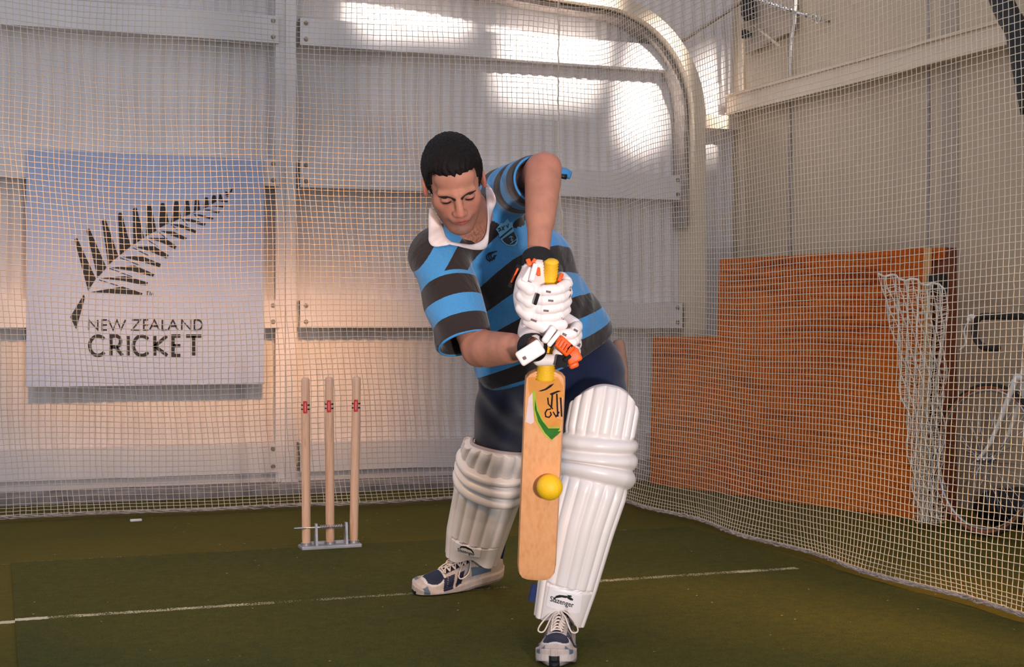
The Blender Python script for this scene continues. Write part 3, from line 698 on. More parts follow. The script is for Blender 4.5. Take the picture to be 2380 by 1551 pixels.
# ================================================================== STUMPS
st = thing('stump_set', at(764, 1266, 6.2)*A([1, 1, 0]), 'three pale wooden cricket stumps sprung on a grey metal base behind the batter', 'cricket stumps')
def gp(x, y, z=0.0):       # floor point under a pixel, raised to z
    r = ray(x, y); t = (z-C0[2])/r[2]; return C0+r*t
ax = A([1., 0, 0]); 
b0 = gp(712, 1262, .03); b2 = gp(822, 1256, .03); bx = unit(b2-b0); by = unit(np.cross(Uv, bx))
tops = [(710, 879), (765, 877), (829, 876)]; bots = [(713, 1262), (768, 1259), (820, 1256)]
for i in range(3):
    b = b0+(b2-b0)*(i/2)+A([0, 0, -.004]); dd = (b-C0)@Fv; r = ray(*tops[i]); tp = at(*tops[i], dd); u = unit(tp-b); 
    mb = MB(); L = np.linalg.norm(tp-b); ss_ = [0, .02, L*.3, L*.6, L-.012, L-.004, L]; rr = [.0165, .0185, .0190, .0190, .0180, .0165, .012]
    mb.tube([b+u*s for s in ss_], rr, 24); stp = mb.build('stump', 'ash', st, True); edge_split(stp, 60)
    # label band
    lx = unit(np.cross(-Fv, Uv)); lx = Rv
    zc = L*.825; R = .0194
    def patch(a0, a1, z0, z1, Rr, nme, mt):
        q = MB(); n = 8; V = []
        for k in range(n+1):
            an = a0+(a1-a0)*k/n
            for zz in (z0, z1): V.append(b+u*zz+Rr*(math.sin(an)*Rv-math.cos(an)*Fv))
        q.add(V, [(2*k, 2*k+2, 2*k+3, 2*k+1) for k in range(n)]); return q.build(nme, mt, stp, True)
    sh = .05
    for dz in (-.009, .009):
        patch(-1.35+sh, -.55+sh, zc+dz-.003, zc+dz+.003, R, 'stripe', 'inkblue'); patch(.5+sh, 1.3+sh, zc+dz-.003, zc+dz+.003, R, 'stripe', 'inkblue')
    patch(-.45+sh, .45+sh, zc-.026, zc+.026, R+.0002, 'label', 'red')
    patch(-.06+sh, .06+sh, zc-.018, zc+.018, R+.0005, 'label_mark', 'stickerw')
cen = (b0+b2)/2; mb = MB(); cz = A([cen[0], cen[1], .0])
mb.box(cz+Uv*.010, (.132, .045, .010), (bx, by, Uv), bev=.006); 
mb.build('base_plate', 'alloy', st)
mb = MB()
mb.box(cz+Uv*.024+by*.02, (.10, .012, .006), (bx, by, Uv), bev=.002)
for i in range(3): c = b0+(b2-b0)*(i/2); c = A([c[0], c[1], 0]); mb.tube([c+Uv*.018, c+Uv*.03], .024, 16)
mb.build('sockets', 'alloy', st)
for sx in (-.066, .066):
    mb = MB(); c = cz+bx*sx-by*.015
    mb.prism([c+by*.022+Uv*.018-bx*.005, c-by*.022+Uv*.018-bx*.005, c-by*.010+Uv*.112-bx*.005, c+by*.010+Uv*.112-bx*.005], bx*.010)
    mb.build('spring_bracket', 'alloy', st)
mb = MB(); c = cz-by*.015+Uv*.095; mb.tube([c-bx*.16, c+bx*.075], .0042, 8); mb.build('spring_rod', 'steel', st, True)
mb = MB(); mb.tube([c+bx*x+.009*(math.cos(x*900)*by+math.sin(x*900)*Uv) for x in np.linspace(-.05, .05, 120)], .0018, 5); mb.build('spring', 'steel', st, True)

# ================================================================== THE BATTER
LAT = unit(at(1180, 440, 4.05)-at(1018, 590, 3.92))
Nk = at(1098, 515, 4.03); SR = at(1020, 596, 3.93); SL = at(1172, 452, 4.06)
EL = at(1262, 397, 3.79); WL = at(1251, 598, 3.645)
ER = at(1114, 812, 3.80); WR = at(1232, 808, 3.60)
Hm = at(1297, 866, 4.44); Ch = at(1180, 660, 4.22)
AXS = unit(Nk-Hm); FRN = unit(np.cross(LAT, AXS)); FRN = FRN if FRN@Fv < 0 else -FRN
PEL = at(1283, 850, 4.52); HL = at(1362, 858, 4.50); HR = at(1196, 885, 4.62)
KL = at(1396, 1075, 4.28); AL = at(1307, 1425, 4.25); KR = at(1148, 1100, 5.08); AR = at(1108, 1285, 5.16)
# head frame
HS = .965
pz, yw_, rl = math.radians(35), math.radians(4.5), math.radians(7)
cr, cu, cc = Rv, Uv, -Fv
y1 = cc*math.cos(pz)-cu*math.sin(pz); z1 = cu*math.cos(pz)+cc*math.sin(pz)
y2 = y1*math.cos(yw_)+cr*math.sin(yw_); x2 = cr*math.cos(yw_)-y1*math.sin(yw_)
def rollv(v):
    a, b, c = v@cr, v@cu, v@cc
    return (a*math.cos(rl)-b*math.sin(rl))*cr+(a*math.sin(rl)+b*math.cos(rl))*cu+c*cc
HX, HY, HZ_ = rollv(x2), rollv(y2), rollv(z1)
HO = at(1056, 427, 3.76)
def hp(x, y, z): return HO+HS*(x*HX+y*HY+z*HZ_)
def hl(P): q = (P-HO)/HS; return np.stack([q@HX, q@HY, q@HZ_], 1)
def head_sdf(P, full=True):
    q = hl(P); a = q.copy(); a[:, 0] = np.abs(a[:, 0])
    d = ell(q, (0, -.018, .035), (.0755, .096, .086))
    d = su(d, ell(q, (0, .030, -.028), (.0615, .062, .088)), .02)
    d = su(d, cap(a, (.050, .000, -.045), (.020, .055, -.102), .019, .017), .022)
    d = su(d, ell(q, (0, .066, -.108), (.024, .018, .016)), .014)
    d = su(d, ell(a, (.043, .052, -.022), (.020, .022, .020)), .018)
    d = su(d, cap(a, (.010, .090, .017), (.046, .072, .016), .0095, .0075), .010)
    d = su(d, ell(q, (0, .060, .052), (.052, .030, .034)), .02)
    d = ss(d, ell(a, (.031, .101, -.004), (.018, .018, .0125)), .010)
    d = su(d, cap(q, (0, .088, .012), (0, .1125, -.034), .0085, .0115), .014)
    d = su(d, ell(a, (.0120, .1010, -.038), (.0085, .011, .0080)), .010)
    d = su(d, ell(q, (0, .082, -.060), (.028, .016, .016)), .014)
    d = su(d, cap(a, (0, .0965, -.0630), (.023, .0865, -.0690), .0038, .0016), .004)
    d = su(d, cap(a, (0, .0955, -.0715), (.018, .0870, -.0735), .0045, .0020), .004)
    d = ss(d, cap(a, (0, .1020, -.0668), (.025, .0885, -.0722), .0015, .0010), .002)
    d = ss(d, ell(a, (.0048, .1150, -.0420), (.0028, .006, .0028)), .002)
    d = su(d, ell(a, (.0315, .0775, -.0030), (.0150, .0130, .0115)), .005)
    d = ss(d, cap(a, (.020, .0905, -.0075), (.042, .0865, -.0070), .0014, .0012), .0015)
    # ears
    eax = (unit((1, -.25, 0)), unit((.25, 1, .15)), unit((0, -.15, 1)))
    d = su(d, ell(a, (.0800, -.014, -.002), (.0085, .020, .031), eax), .006)
    d = ss(d, ell(a, (.0900, -.010, .002), (.006, .011, .018), eax), .004)
    return d*HS
def neck_sdf(P):
    d = cap(P, hp(0, -.030, -.055), Nk+Uv*.0, .056, .062)
    return d
def hand_sdf(P, w, t, fv, r0=.03):          # relaxed gripping hand inside the glove
    return cap(P, w, t, r0, .034)
def upper(P):
    d = head_sdf(P)
    d = su(d, neck_sdf(P), .022)
    d = su(d, cap(P, hp(.035, .0, -.075), Nk+LAT*.02-Fv*.06-Uv*.01, .012, .012), .02)
    d = su(d, cap(P, hp(-.035, .0, -.075), Nk+LAT*.0-Fv*.07-Uv*.02, .012, .012), .02)
    tor = econe(P, Nk-Uv*.05-FRN*.025, Ch-FRN*.03, LAT, (.105, .062), (.145, .085)); tor = su(tor, cap(P, SR-FRN*.01, SL-FRN*.01, .046), .04)
    tor = su(tor, cap(P, CHEST-FRN*.050, CHEST-FRN*.052-AXS*.03, .045), .03)
    d = su(d, tor, .03)
    arm = cap(P, SL, EL, .055, .043); arm = su(arm, cap(P, EL, WL, .0445, .0275), .02); arm = su(arm, cap(P, EL*.85+WL*.15+LAT*.004, EL*.45+WL*.55, .044, .034), .02)
    arm = su(arm, ell(P, EL+Uv*.012+Rv*.012, (.030, .032, .030)), .02)
    d = su(d, arm, .02)
    arm = cap(P, SR, ER, .055, .044); arm = su(arm, cap(P, ER, WR, .043, .029), .02); arm = su(arm, cap(P, ER*.8+WR*.2, ER*.4+WR*.6, .046, .036), .02)
    d = su(d, arm, .02)
    return d
def skincol(P):
    q = hl(P); ax = np.abs(q[:, 0]); c = np.tile(lin((188, 130, 108)), (len(P), 1))
    hd = (q[:, 2] > -.14) & (ax < .1) & (np.abs(q[:, 1]) < .14)
    face = sstep(q[:, 1], .02, .06)*hd
    cheek = np.exp(-(((ax-.045)/.02)**2+((q[:, 2]+.03)/.02)**2))*face; c = blend(c, cheek*.35, lin((196, 112, 98)))
    nose = np.exp(-((ax/.013)**2+((q[:, 2]+.03)/.015)**2))*sstep(q[:, 1], .09, .105)*hd; c = blend(c, nose*.4, lin((200, 108, 94)))
    n = .5+.5*np.sin(P[:, 0]*3100)*np.sin(P[:, 1]*2900)*np.sin(P[:, 2]*3300)
    st = sstep(-q[:, 2], .050, .072)*sstep(q[:, 1], -.01, .03)*hd*(q[:, 2] > -.135); mouth = np.exp(-((ax/.026)**4+((q[:, 2]+.066)/.011)**4))
    mus = np.exp(-((ax/.024)**4+((q[:, 2]+.050)/.007)**2))*(q[:, 1] > .08)
    c = blend(c, np.clip(st*.6*(1-mouth*.9)*(.7+.5*n), 0, 1), lin((112, 80, 72))); c = blend(c, np.clip(mus*.4*(.6+.5*n), 0, 1), lin((112, 80, 72)))
    lip = np.exp(-((ax/.021)**4+((q[:, 2]+.0665+9*ax**2)/.0074)**4))*sstep(q[:, 1], .080, .086); c = blend(c, np.clip(lip*.85, 0, 1), lin((186, 92, 90)))
    sl = np.exp(-((ax/.024)**6+((q[:, 2]+.0668+9*ax**2)/.0013)**2))*sstep(q[:, 1], .080, .088); c = blend(c, sl*.8, lin((96, 40, 44)))
    sock = np.exp(-(((ax-.030)/.018)**2+((q[:, 2]+.003)/.012)**2))*(q[:, 1] > .05); c = blend(c, sock*.35, lin((150, 92, 82)))
    lash = np.exp(-(((ax-.031)/.0135)**6+((q[:, 2]+.0070-14*(ax-.031)**2)/.0036)**4))*(q[:, 1] > .06); c = blend(c, np.clip(lash*1.1, 0, 1), lin((26, 16, 16)))
    ear = (ax < .1)*sstep(ax, .074, .08)*(np.abs(q[:, 1]+.012) < .04)*(np.abs(q[:, 2]) < .05); c = blend(c, ear*.45, lin((206, 112, 104)))
    chest = np.exp(-np.sum((P-CHEST)**2, 1)/.045**2); nn = sstep(np.sin(P[:, 0]*900+np.sin(P[:, 2]*700)*2)*np.sin(P[:, 2]*1100+np.sin(P[:, 0]*500)*2), -.2, .5)
    c = blend(c, np.clip(chest*nn*.75, 0, 1), lin((88, 54, 46)))
    for e in (EL+Uv*.02-Fv*.03, ): c = blend(c, .3*np.exp(-np.sum((P-e)**2, 1)/.045**2), lin((196, 112, 100)))
    armd = np.minimum(cap(P, EL, WL, .05), cap(P, ER, WR, .05)); ah = (armd < .01)
    fu = sstep(np.sin(P@unit((1, .3, .4))*1500+np.sin(P[:, 2]*160)*3), .2, .9); c = blend(c, ah*.0, lin((150, 96, 78)))
    return c
CHEST = at(1110, 552, 3.93)
lo = np.minimum.reduce([SR, SL, EL, ER, WL, WR, HO-.14, Ch-.12])-.09; hi = np.maximum.reduce([SR, SL, EL, ER, WL, WR, HO+.16, Ch])+.09
hi[2] = HO[2]+.17
V1, Q1 = sdf_mesh(upper, lo, hi, .0026)
def lower(P):
    d = econe(P, Ch-FRN*.02, PEL, LAT, (.13, .085), (.14, .095))
    d = su(d, su(cap(P, HL, KL, .085, .060), cap(P, HR, KR, .085, .060), .02), .05)
    d = su(d, cap(P, KL, AL, .055, .040), .03); d = su(d, cap(P, KR, AR, .055, .040), .03)
    d = su(d, cap(P, AL, AL-Fv*.05-Uv*.03, .035, .03), .02); d = su(d, cap(P, AR, AR+FT*.06-Uv*.03, .035, .03), .02)
    return d
toeR = at(961, 1380, 5.02); toeR[2] = 0; heelR = at(1142, 1340, 5.17); heelR[2] = 0; FT = unit(toeR-heelR)
lo = np.minimum.reduce([Ch, PEL, HL, HR, KL, AL, KR, AR])-.13; hi = np.maximum.reduce([Ch, PEL, HL, HR, KL, AL, KR, AR])+.13; lo[2] = .02
V2, Q2 = sdf_mesh(lower, lo, hi, .009)
foot = at(1290, 1545, 4.1); POR = A([PEL[0], PEL[1], 0])
VB = np.concatenate([V1, V2]); QB = np.concatenate([Q1, Q2+len(V1)])
person = obj('person', VB, QB, 'skin', None, True, label='batter in a striped jersey and white leg pads playing a low forward stroke', cat='person', origin=POR)
setcol(person, VB, skincol); bvB = bvh_of(V1, Q1)
# hair cap, eyebrows, eyes
def hair(P):
    q = hl(P); a = q.copy(); a[:, 0] = np.abs(a[:, 0]); x, y, z = a[:, 0], q[:, 1], q[:, 2]
    d = ell(q, (0, -.020, .040), (.0835, .104, .096)); d = su(d, ell(q, (0, .032, .080), (.055, .046, .030)), .03)
    d = d+.0016*np.sin(q[:, 0]*330+np.sin(y*190)*1.5)*np.sin(y*260+z*150)+.0010*np.sin(q[:, 0]*800+z*300)*np.sin(y*700)
    # front hairline, temples, ear notch and nape
    line = .066-.004*np.cos(x*60)+.006*np.sin(q[:, 0]*140)*.5
    cut = np.where(x < .052, line-z, line-z)
    fr = np.maximum((y-.040-.0*z), (.069-.0022*np.sin(q[:, 0]*260)+.25*np.maximum(x-.03, 0)*(-1)-z))     # removed region in front: y>.04 and below hairline
    side = np.maximum(y-(.030-.25*(z)*0), (.071-z)); side = np.maximum(side, -(x-.05)*0-1)
    rem = -np.maximum(-(y-.040), (z-.071+.012*np.exp(-(q[:, 0]/.018)**2)+.002*np.sin(q[:, 0]*420)+.35*np.maximum(x-.050, 0)))
    side_rem = -np.maximum(-(y-.030+.0012*np.sin(z*500)), (z-.03))       # sideburn region below the temple
    nape = -(z+.055+.35*y*0)
    ear = -cap(a, (.084, -.016, -.008), (.084, -.012, .012), .019)*1.0
    d = np.maximum(d, rem*.8); d = np.maximum(d, np.where(x > .03, side_rem*.8, -1)); 
    d = np.maximum(d, -(z+.040-.25*np.maximum(-y, -.05)*0)); d = np.maximum(d, np.where(z < .02, ear, -1.))
    return d*HS
hb = HS*.16; V, F = sdf_mesh(hair, HO-hb, HO+hb+.02, .0022)
obj('hair', V, F, 'hair', person, True, label='short very dark brown hair')
def brows(P):
    q = hl(P); a = q.copy(); a[:, 0] = np.abs(a[:, 0])
    d = cap(a, (.011, .0985, .0065), (.030, .0925, .0115), .0050, .0058); d = np.minimum(d, cap(a, (.030, .0925, .0115), (.051, .0765, .0095), .0058, .0024))
    d = d+.0003*np.sin(a[:, 0]*2200+q[:, 2]*1500)
    return np.maximum(d, head_sdf(P)/HS-.0017)*HS
c = hp(0, .088, .018); V, F = sdf_mesh(brows, c-.065, c+.065, .0013); obj('eyebrows', V, F, 'brow', person, True, label='dark eyebrows')

# ---------------------------------------------------------------- jersey
AXS = unit(Nk-Hm); H0 = Hm
FRN = unit(np.cross(LAT, AXS)); FRN = FRN if FRN@Fv < 0 else -FRN
M1 = (Hm+Ch)/2+LAT*.0
SHR = at(1082, 797, 3.83); SHL = at(1247, 418, 3.80)
def fold(P, f, amp, d1, d2): return amp*np.sin((P@d1)*f+1.7*np.sin((P@d2)*f*.4))
hL_, hR_, hF_ = at(1116, 903, 4.30), at(1440, 790, 4.36), at(1222, 917, 4.12)
HEMC = hF_; HEMN = unit(np.cross(hR_-hL_, hF_-hL_)); HEMN = HEMN if HEMN[2] > 0 else -HEMN
def torso(P):
    d = econe(P, Hm+AXS*.02, Ch, LAT, (.243, .150), (.217, .145))
    d = su(d, econe(P, Ch, Nk-AXS*.10+FRN*.01, LAT, (.205, .142), (.150, .105)), .05)
    d = su(d, cap(P, SR+AXS*.0-LAT*.0, Nk-AXS*.035, .074, .062), .05); d = su(d, cap(P, SL, Nk-AXS*.035, .066, .062), .05)
    d = d+fold(P, 34, .0035, unit(AXS+LAT*.8), LAT)+fold(P, 60, .0018, unit(AXS-LAT*.6), AXS)
    s = (P-HEMC)@HEMN
    return np.maximum(d, -s)
def sleeveR(P):
    d = cap(P, SR, SHR, .080, .078); d = np.where(True, d, d)
    d = d+fold(P, 52, .0035, unit(AXS+LAT*.5), LAT)*1.0
    ax = unit(SHR-SR); s = (P-SHR)@ax; return d, s
def shirt(P):
    dt = torso(P); dr, s = sleeveR(P); dr = np.maximum(dr, s)
    axl = unit(SHL-SL); dl = cap(P, SL, SHL, .074, .066)+fold(P, 70, .003, axl, LAT); sl = (P-SHL)@axl; dl = np.maximum(dl, sl)
    d = su(dt, dr, .022); d = su(d, dl, .018)
    # open cuffs
    d = ss(d, np.maximum(cap(P, SHR-unit(SHR-SR)*.09, SHR+unit(SHR-SR)*.1, .055, .078), -(s+.09)), .004)
    d = ss(d, np.maximum(cap(P, SHL-axl*.07, SHL+axl*.08, .050, .062), -(sl+.07)), .004)
    # neck opening: a V down the chest
    d = ss(d, cap(P, Nk+AXS*.10-LAT*.030, NV, .062, .020), .006)
    return d
NV = at(1098, 552, 3.90)
pts_ = A([SR, SL, SHR, SHL, Hm, Nk]); lo = pts_.min(0)-.26; hi = pts_.max(0)+.26; lo[2] = Hm[2]-.16; hi[2] = SL[2]+.22
VS, QS = sdf_mesh(shirt, lo, hi, .0042)
sh = obj('jersey', VS, QS, 'shirt', person, True, label='blue and black hooped short sleeved jersey')
axr = unit(SHR-SR); axl = unit(SHL-SL); SEAMR = SR+axr*.085; SEAML = SL+axl*.02
bm = bmesh.new(); bm.from_mesh(sh.data); o_ = ORG[sh.name]
for c_, n_ in ((SEAMR, axr), (SEAML, axl)): bmesh.ops.bisect_plane(bm, geom=bm.verts[:]+bm.edges[:]+bm.faces[:], dist=1e-6, plane_co=Vector(c_-o_), plane_no=Vector(n_))
bm.to_mesh(sh.data); bm.free(); me_ = sh.data
co_ = np.zeros(len(me_.vertices)*3, np.float32); me_.vertices.foreach_get('co', co_); co_ = co_.reshape(-1, 3).astype(float)+o_
lvi = np.zeros(len(me_.loops), np.int32); me_.loops.foreach_get('vertex_index', lvi)
ls_ = np.zeros(len(me_.polygons), np.int32); me_.polygons.foreach_get('loop_start', ls_); lt_ = np.zeros(len(me_.polygons), np.int32); me_.polygons.foreach_get('loop_total', lt_)
fid = np.repeat(np.arange(len(ls_)), lt_); fc = np.stack([np.bincount(fid, co_[lvi][:, k])/lt_ for k in range(3)], 1)
dt = torso(fc); dr = sleeveR(fc)[0]; dl = cap(fc, SL, SHL, .074, .066)
part = np.where((dr < dt-.004) & ((fc-SR)@axr > .085), 1, np.where((dl < .03) & ((fc-SL)@axl > .02) & ((fc-SL)@Uv > -.11), 2, 0))
LV = co_[lvi]; part = part[fid]
ST = [(1440,789,0),(1428,748,1),(1407,704,2),(1381,664,3),(1347,628,4),(1335,583,5),(1312,543,6),(1116,903,0),(1118,855,1),(1157,872,1),(1200,880,1),(1171,787,2),(1140,768,3),(1183,744,3),(1124,735,4),(1145,715,4),(1168,698,4),(1183,689,4),
 (1104,691,5),(1121,677,5),(1145,658,5),(1159,636,5),(1180,622,5),(1207,584,5),(1182,610,5),(1209,570,5),(1220,549,5),(1071,663,6),(1097,632,6),(1116,603,6),(1137,572,6),(1157,560,6),(1179,508,6),(1202,484,6),(1218,470,6),(1157,452,7),(1173,430,7),(1067,574,7),(1053,595,7),(1033,622,7),(1016,663,7),
 (997,572,8),(979,606,8),(968,632,8),(972,655,8),(1148,390,8),(1369,820,0),(1400,806,0),(1373,782,1),(1407,767,1),(1359,748,2),(1383,727,2),(1345,689,3),(1362,677,3),(1321,643,4),(1300,605,5)]
def stb(P):
    q = P-(Hm+Nk)/2; a, l, f = q@AXS/.3, q@LAT/.3, q@FRN/.3
    return np.stack([np.ones(len(q)), a, l, f, a*a, a*l, l*l, a*a*a*.5, l*l*a*.5, l*l*l*.5], 1)
PP = []; KK = []; SS_ = []
for x_, y_, k_ in ST:
    h_ = hit([bvh_of(VS, QS)] if not PP else [bvq], x_, y_, 0)
    if not PP: bvq = bvh_of(VS, QS)
    w_ = 0
    while h_ is None and w_ < (70 if x_ > 1405 or x_ in (1347, 1335, 1312) else 10): w_ += 2; h_ = hit([bvq], x_-w_*(1 if x_ > 1200 else -1), y_, 0)
    if h_ is not None: PP.append(h_); KK.append(k_); SS_.append((x_, y_))
Bq = stb(A(PP)); coef = np.linalg.solve(Bq.T@Bq+np.diag([0, .002, .02, .05, .03, .03, .03, .05, .05, .05]), Bq.T@A(KK, float))
st0 = (stb(LV)@coef)*.073; st1 = -((LV-SHR)@axr)*1.24+.004; st2 = -((LV-SHL)@axl)*1.3+.008
stv = np.where(part == 1, st1, np.where(part == 2, st2, st0)); stv += .292
at_ = sh.data.attributes.new('stripe', 'FLOAT', 'CORNER')
lv = np.zeros(len(sh.data.loops), np.float32); lv[:] = stv.ravel(); at_.data.foreach_set('value', lv)
bvS = bvh_of(VS, QS)
def cuff(c, ax, r, name):
    l = unit(np.cross(ax, Uv)); m = np.cross(ax, l); mb = MB(); P = []
    for k in range(48):
        t = 2*math.pi*k/48; d = l*math.cos(t)+m*math.sin(t); P.append(c+d*r)
    mb.tube(P, .0035, 6, True); return mb.build(name, 'ltcuff', sh, True)
M['ltcuff'] = simple('cuff_blue', (62, 136, 196), .85, 0, .1, 60)
cuff(SHR, axr, .0745, 'cuff'); cuff(SHL, axl, .0625, 'cuff')
# collar: a folded strip laid round the neck opening
def surf(bvs, x, y, off): 
    p = hit(bvs, x, y, off); return p
def collar(pairs, name, lift=.006, dflt=3.9):
    mb = MB(); n = len(pairs); rows = []
    for (a, b) in pairs:
        pa_ = surf([bvS, bvB], a[0], a[1], lift*.8); pb_ = surf([bvS, bvB], b[0], b[1], lift)
        da = (pa_-C0)@Fv if pa_ is not None else dflt; db_ = (pb_-C0)@Fv if pb_ is not None else dflt
        rows.append((a, b, da, db_))
    D = A([[r[2], r[3]] for r in rows]); D = np.minimum(D, np.median(D)+.06)
    for _ in range(2): D[1:-1] = (D[:-2]+2*D[1:-1]+D[2:])/4
    V = []; m = 5
    for i, r in enumerate(rows):
        for k in range(m):
            f = k/(m-1); x = r[0][0]+(r[1][0]-r[0][0])*f; y = r[0][1]+(r[1][1]-r[0][1])*f; dd = D[i, 0]+(D[i, 1]-D[i, 0])*f - .005*math.sin(f*math.pi)-.002+.0015*math.sin(i*1.1)*f
            V.append(at(x, y, dd))
    V = A(V); nb_ = len(V); V = np.concatenate([V, V+Fv*.004]); F = []
    for i in range(n-1):
        for k in range(m-1):
            a = i*m+k; F.append((a, a+1, a+m+1, a+m)); F.append((nb_+a, nb_+a+m, nb_+a+m+1, nb_+a+1))
        F.append((i*m, (i+1)*m, nb_+(i+1)*m, nb_+i*m)); a = i*m+m-1; F.append((a, nb_+a, nb_+a+m, a+m))
    F.append(tuple(range(m))+tuple(nb_+k for k in range(m))[::-1]); F.append(tuple((n-1)*m+k for k in range(m))[::-1]+tuple(nb_+(n-1)*m+k for k in range(m)))
    return obj(name, V, F, 'collar', sh, True)
def dens(P, n): return [(tuple(a), tuple(b)) for a, b in zip([p[:2] for p in spline([list(q[0])+[0] for q in P], n)], [p[:2] for p in spline([list(q[1])+[0] for q in P], n)])]
collar(dens([((1002, 480), (998, 483)), ((1016, 503), (996, 506)), ((1026, 522), (996, 540)), ((1031, 535), (997, 562)), ((1036, 550), (1008, 573)), ((1044, 558), (1030, 572)), ((1052, 563), (1048, 568))], 6), 'collar_flap')
collar(dens([((1040, 560), (1040, 568)), ((1062, 564), (1062, 572)), ((1080, 567), (1082, 577)), ((1098, 568), (1104, 581)), ((1118, 560), (1126, 579)), ((1128, 545), (1134, 566)), ((1133, 515), (1137, 540)), ((1133, 490), (1142, 500)), ((1130, 462), (1153, 468)), ((1130, 440), (1145, 442)), ((1130, 425), (1134, 428))], 6), 'collar_band')
# badge, small logo
D_ = lambda cx, cy: (920+cx/4.432, 290+cy/4.432)
shield = [D_(*p) for p in [(1032,1078),(1062,1040),(1085,1010),(1110,1015),(1150,965),(1172,1005),(1200,1000),(1208,1060),(1215,1095),(1240,1135),(1258,1180),(1252,1220),(1225,1245),(1180,1250),(1135,1240),(1095,1205),(1068,1160),(1060,1120)]]
badge = decal([shield], [bvS], .0022, 3).build('badge', 'ltblue', sh)
inner = [D_(*p) for p in [(1098,1180),(1215,1100),(1243,1160),(1243,1200),(1220,1232),(1180,1240),(1140,1228),(1108,1200)]]
P = [inner, [D_(*p) for p in [(1070,1160),(1198,1055),(1204,1070),(1080,1175)]]]
dec = decal(P, [bvS], .0030, 2)
for pl in ([(1090,1050),(1118,1085)], [(1120,1040),(1092,1090)], [(1135,1035),(1155,1060),(1160,1020)]):
    for q in stroke_poly([D_(*p) for p in pl], 2.0): 
        e = decal([[tuple(z) for z in q]], [bvS], .0032, 1); dec.add(e.V, e.F)
for q in stroke_poly([D_(1050, 1075), D_(1070, 1065), D_(1078, 1085), D_(1060, 1100)], 3.0):
    e = decal([[tuple(z) for z in q]], [bvS], .0032, 1); dec.add(e.V, e.F)
dec.build('emblem', 'ink', sh)
dec = MB()
for pl in ([(1165,1165),(1185,1150),(1210,1160)], [(1188,1150),(1190,1200)], [(1175,1230),(1195,1215),(1225,1195),(1240,1180)], [(1205,1175),(1200,1220)]):
    for q in stroke_poly([D_(*p) for p in pl], 1.6):
        e = decal([[tuple(z) for z in q]], [bvS], .0040, 1); dec.add(e.V, e.F)
dec.build('emblem', 'ltblue', sh)
dec = MB()
for dx in (0, 22, 44):
    pl = [(1000+dx, 1318-dx*.35), (960+dx*.9, 1322-dx*.2), (935+dx, 1352-dx*.25), (938+dx, 1385-dx*.4), (968+dx, 1408-dx*.5), (975+dx, 1385-dx*.4)]
    for q in stroke_poly([D_(*p) for p in pl], 2.6):
        e = decal([[tuple(z) for z in q]], [bvS], .0026, 1); dec.add(e.V, e.F)
for q in ([(990,1320),(1018,1306),(1015,1318),(1000,1328)], [(1010,1345),(1042,1342),(1020,1370),(1000,1385)]):
    e = decal([[D_(*p) for p in q]], [bvS], .0026, 1); dec.add(e.V, e.F)
dec.build('chest_logo', 'ink', sh)

mb = MB(); mb.tube(spline([at(1290, 398, 3.93), at(1306, 402, 3.94), at(1320, 406, 3.95), at(1327, 408, 3.95)], 4), [.016]*8+[.012]*4+[.008], 8); mb.build('sleeve_hem_flap', 'ltcuff', sh, True)
mb = MB(); mb.tube([at(1300, 409, 3.925), at(1317, 411, 3.93)], .007, 8); mb.build('sleeve_hem_flap', 'ink', sh, True)
# ---------------------------------------------------------------- shorts
LATP = unit(HL-HR)
def shorts(P):
    d = econe(P, PEL+AXS*.10, PEL-Uv*.03, LATP, (.185, .13), (.19, .14))
    lf = cap(P, HL+Uv*.0, KL+(HL-KL)*.12, .118, .098); rt = cap(P, HR, KR+(HR-KR)*.36, .118, .100)
    d = su(d, lf, .05); d = su(d, rt, .05)
    return d+fold(P, 38, .004, unit(LATP+Uv), LATP)+fold(P, 70, .0015, unit(LATP-Uv), Uv)
pts_ = A([PEL, HL, HR, KL, KR]); V, F = sdf_mesh(shorts, pts_.min(0)-.2, pts_.max(0)+.2, .007)
so = obj('shorts', V, F, 'navy', person, True, label='navy blue shorts')
c1, c2 = at(1449, 815, 4.52), at(1446, 905, 4.50)
mb = MB(); mb.tube(spline([at(1436, 790, 4.55), at(1442, 830, 4.55), at(1446, 870, 4.52), at(1444, 925, 4.48)], 5), [.012]+[.020]*14+[.016], 10); mb.build('thigh_guard', 'tan', person, True, label='tan thigh guard edge showing beside the shorts')

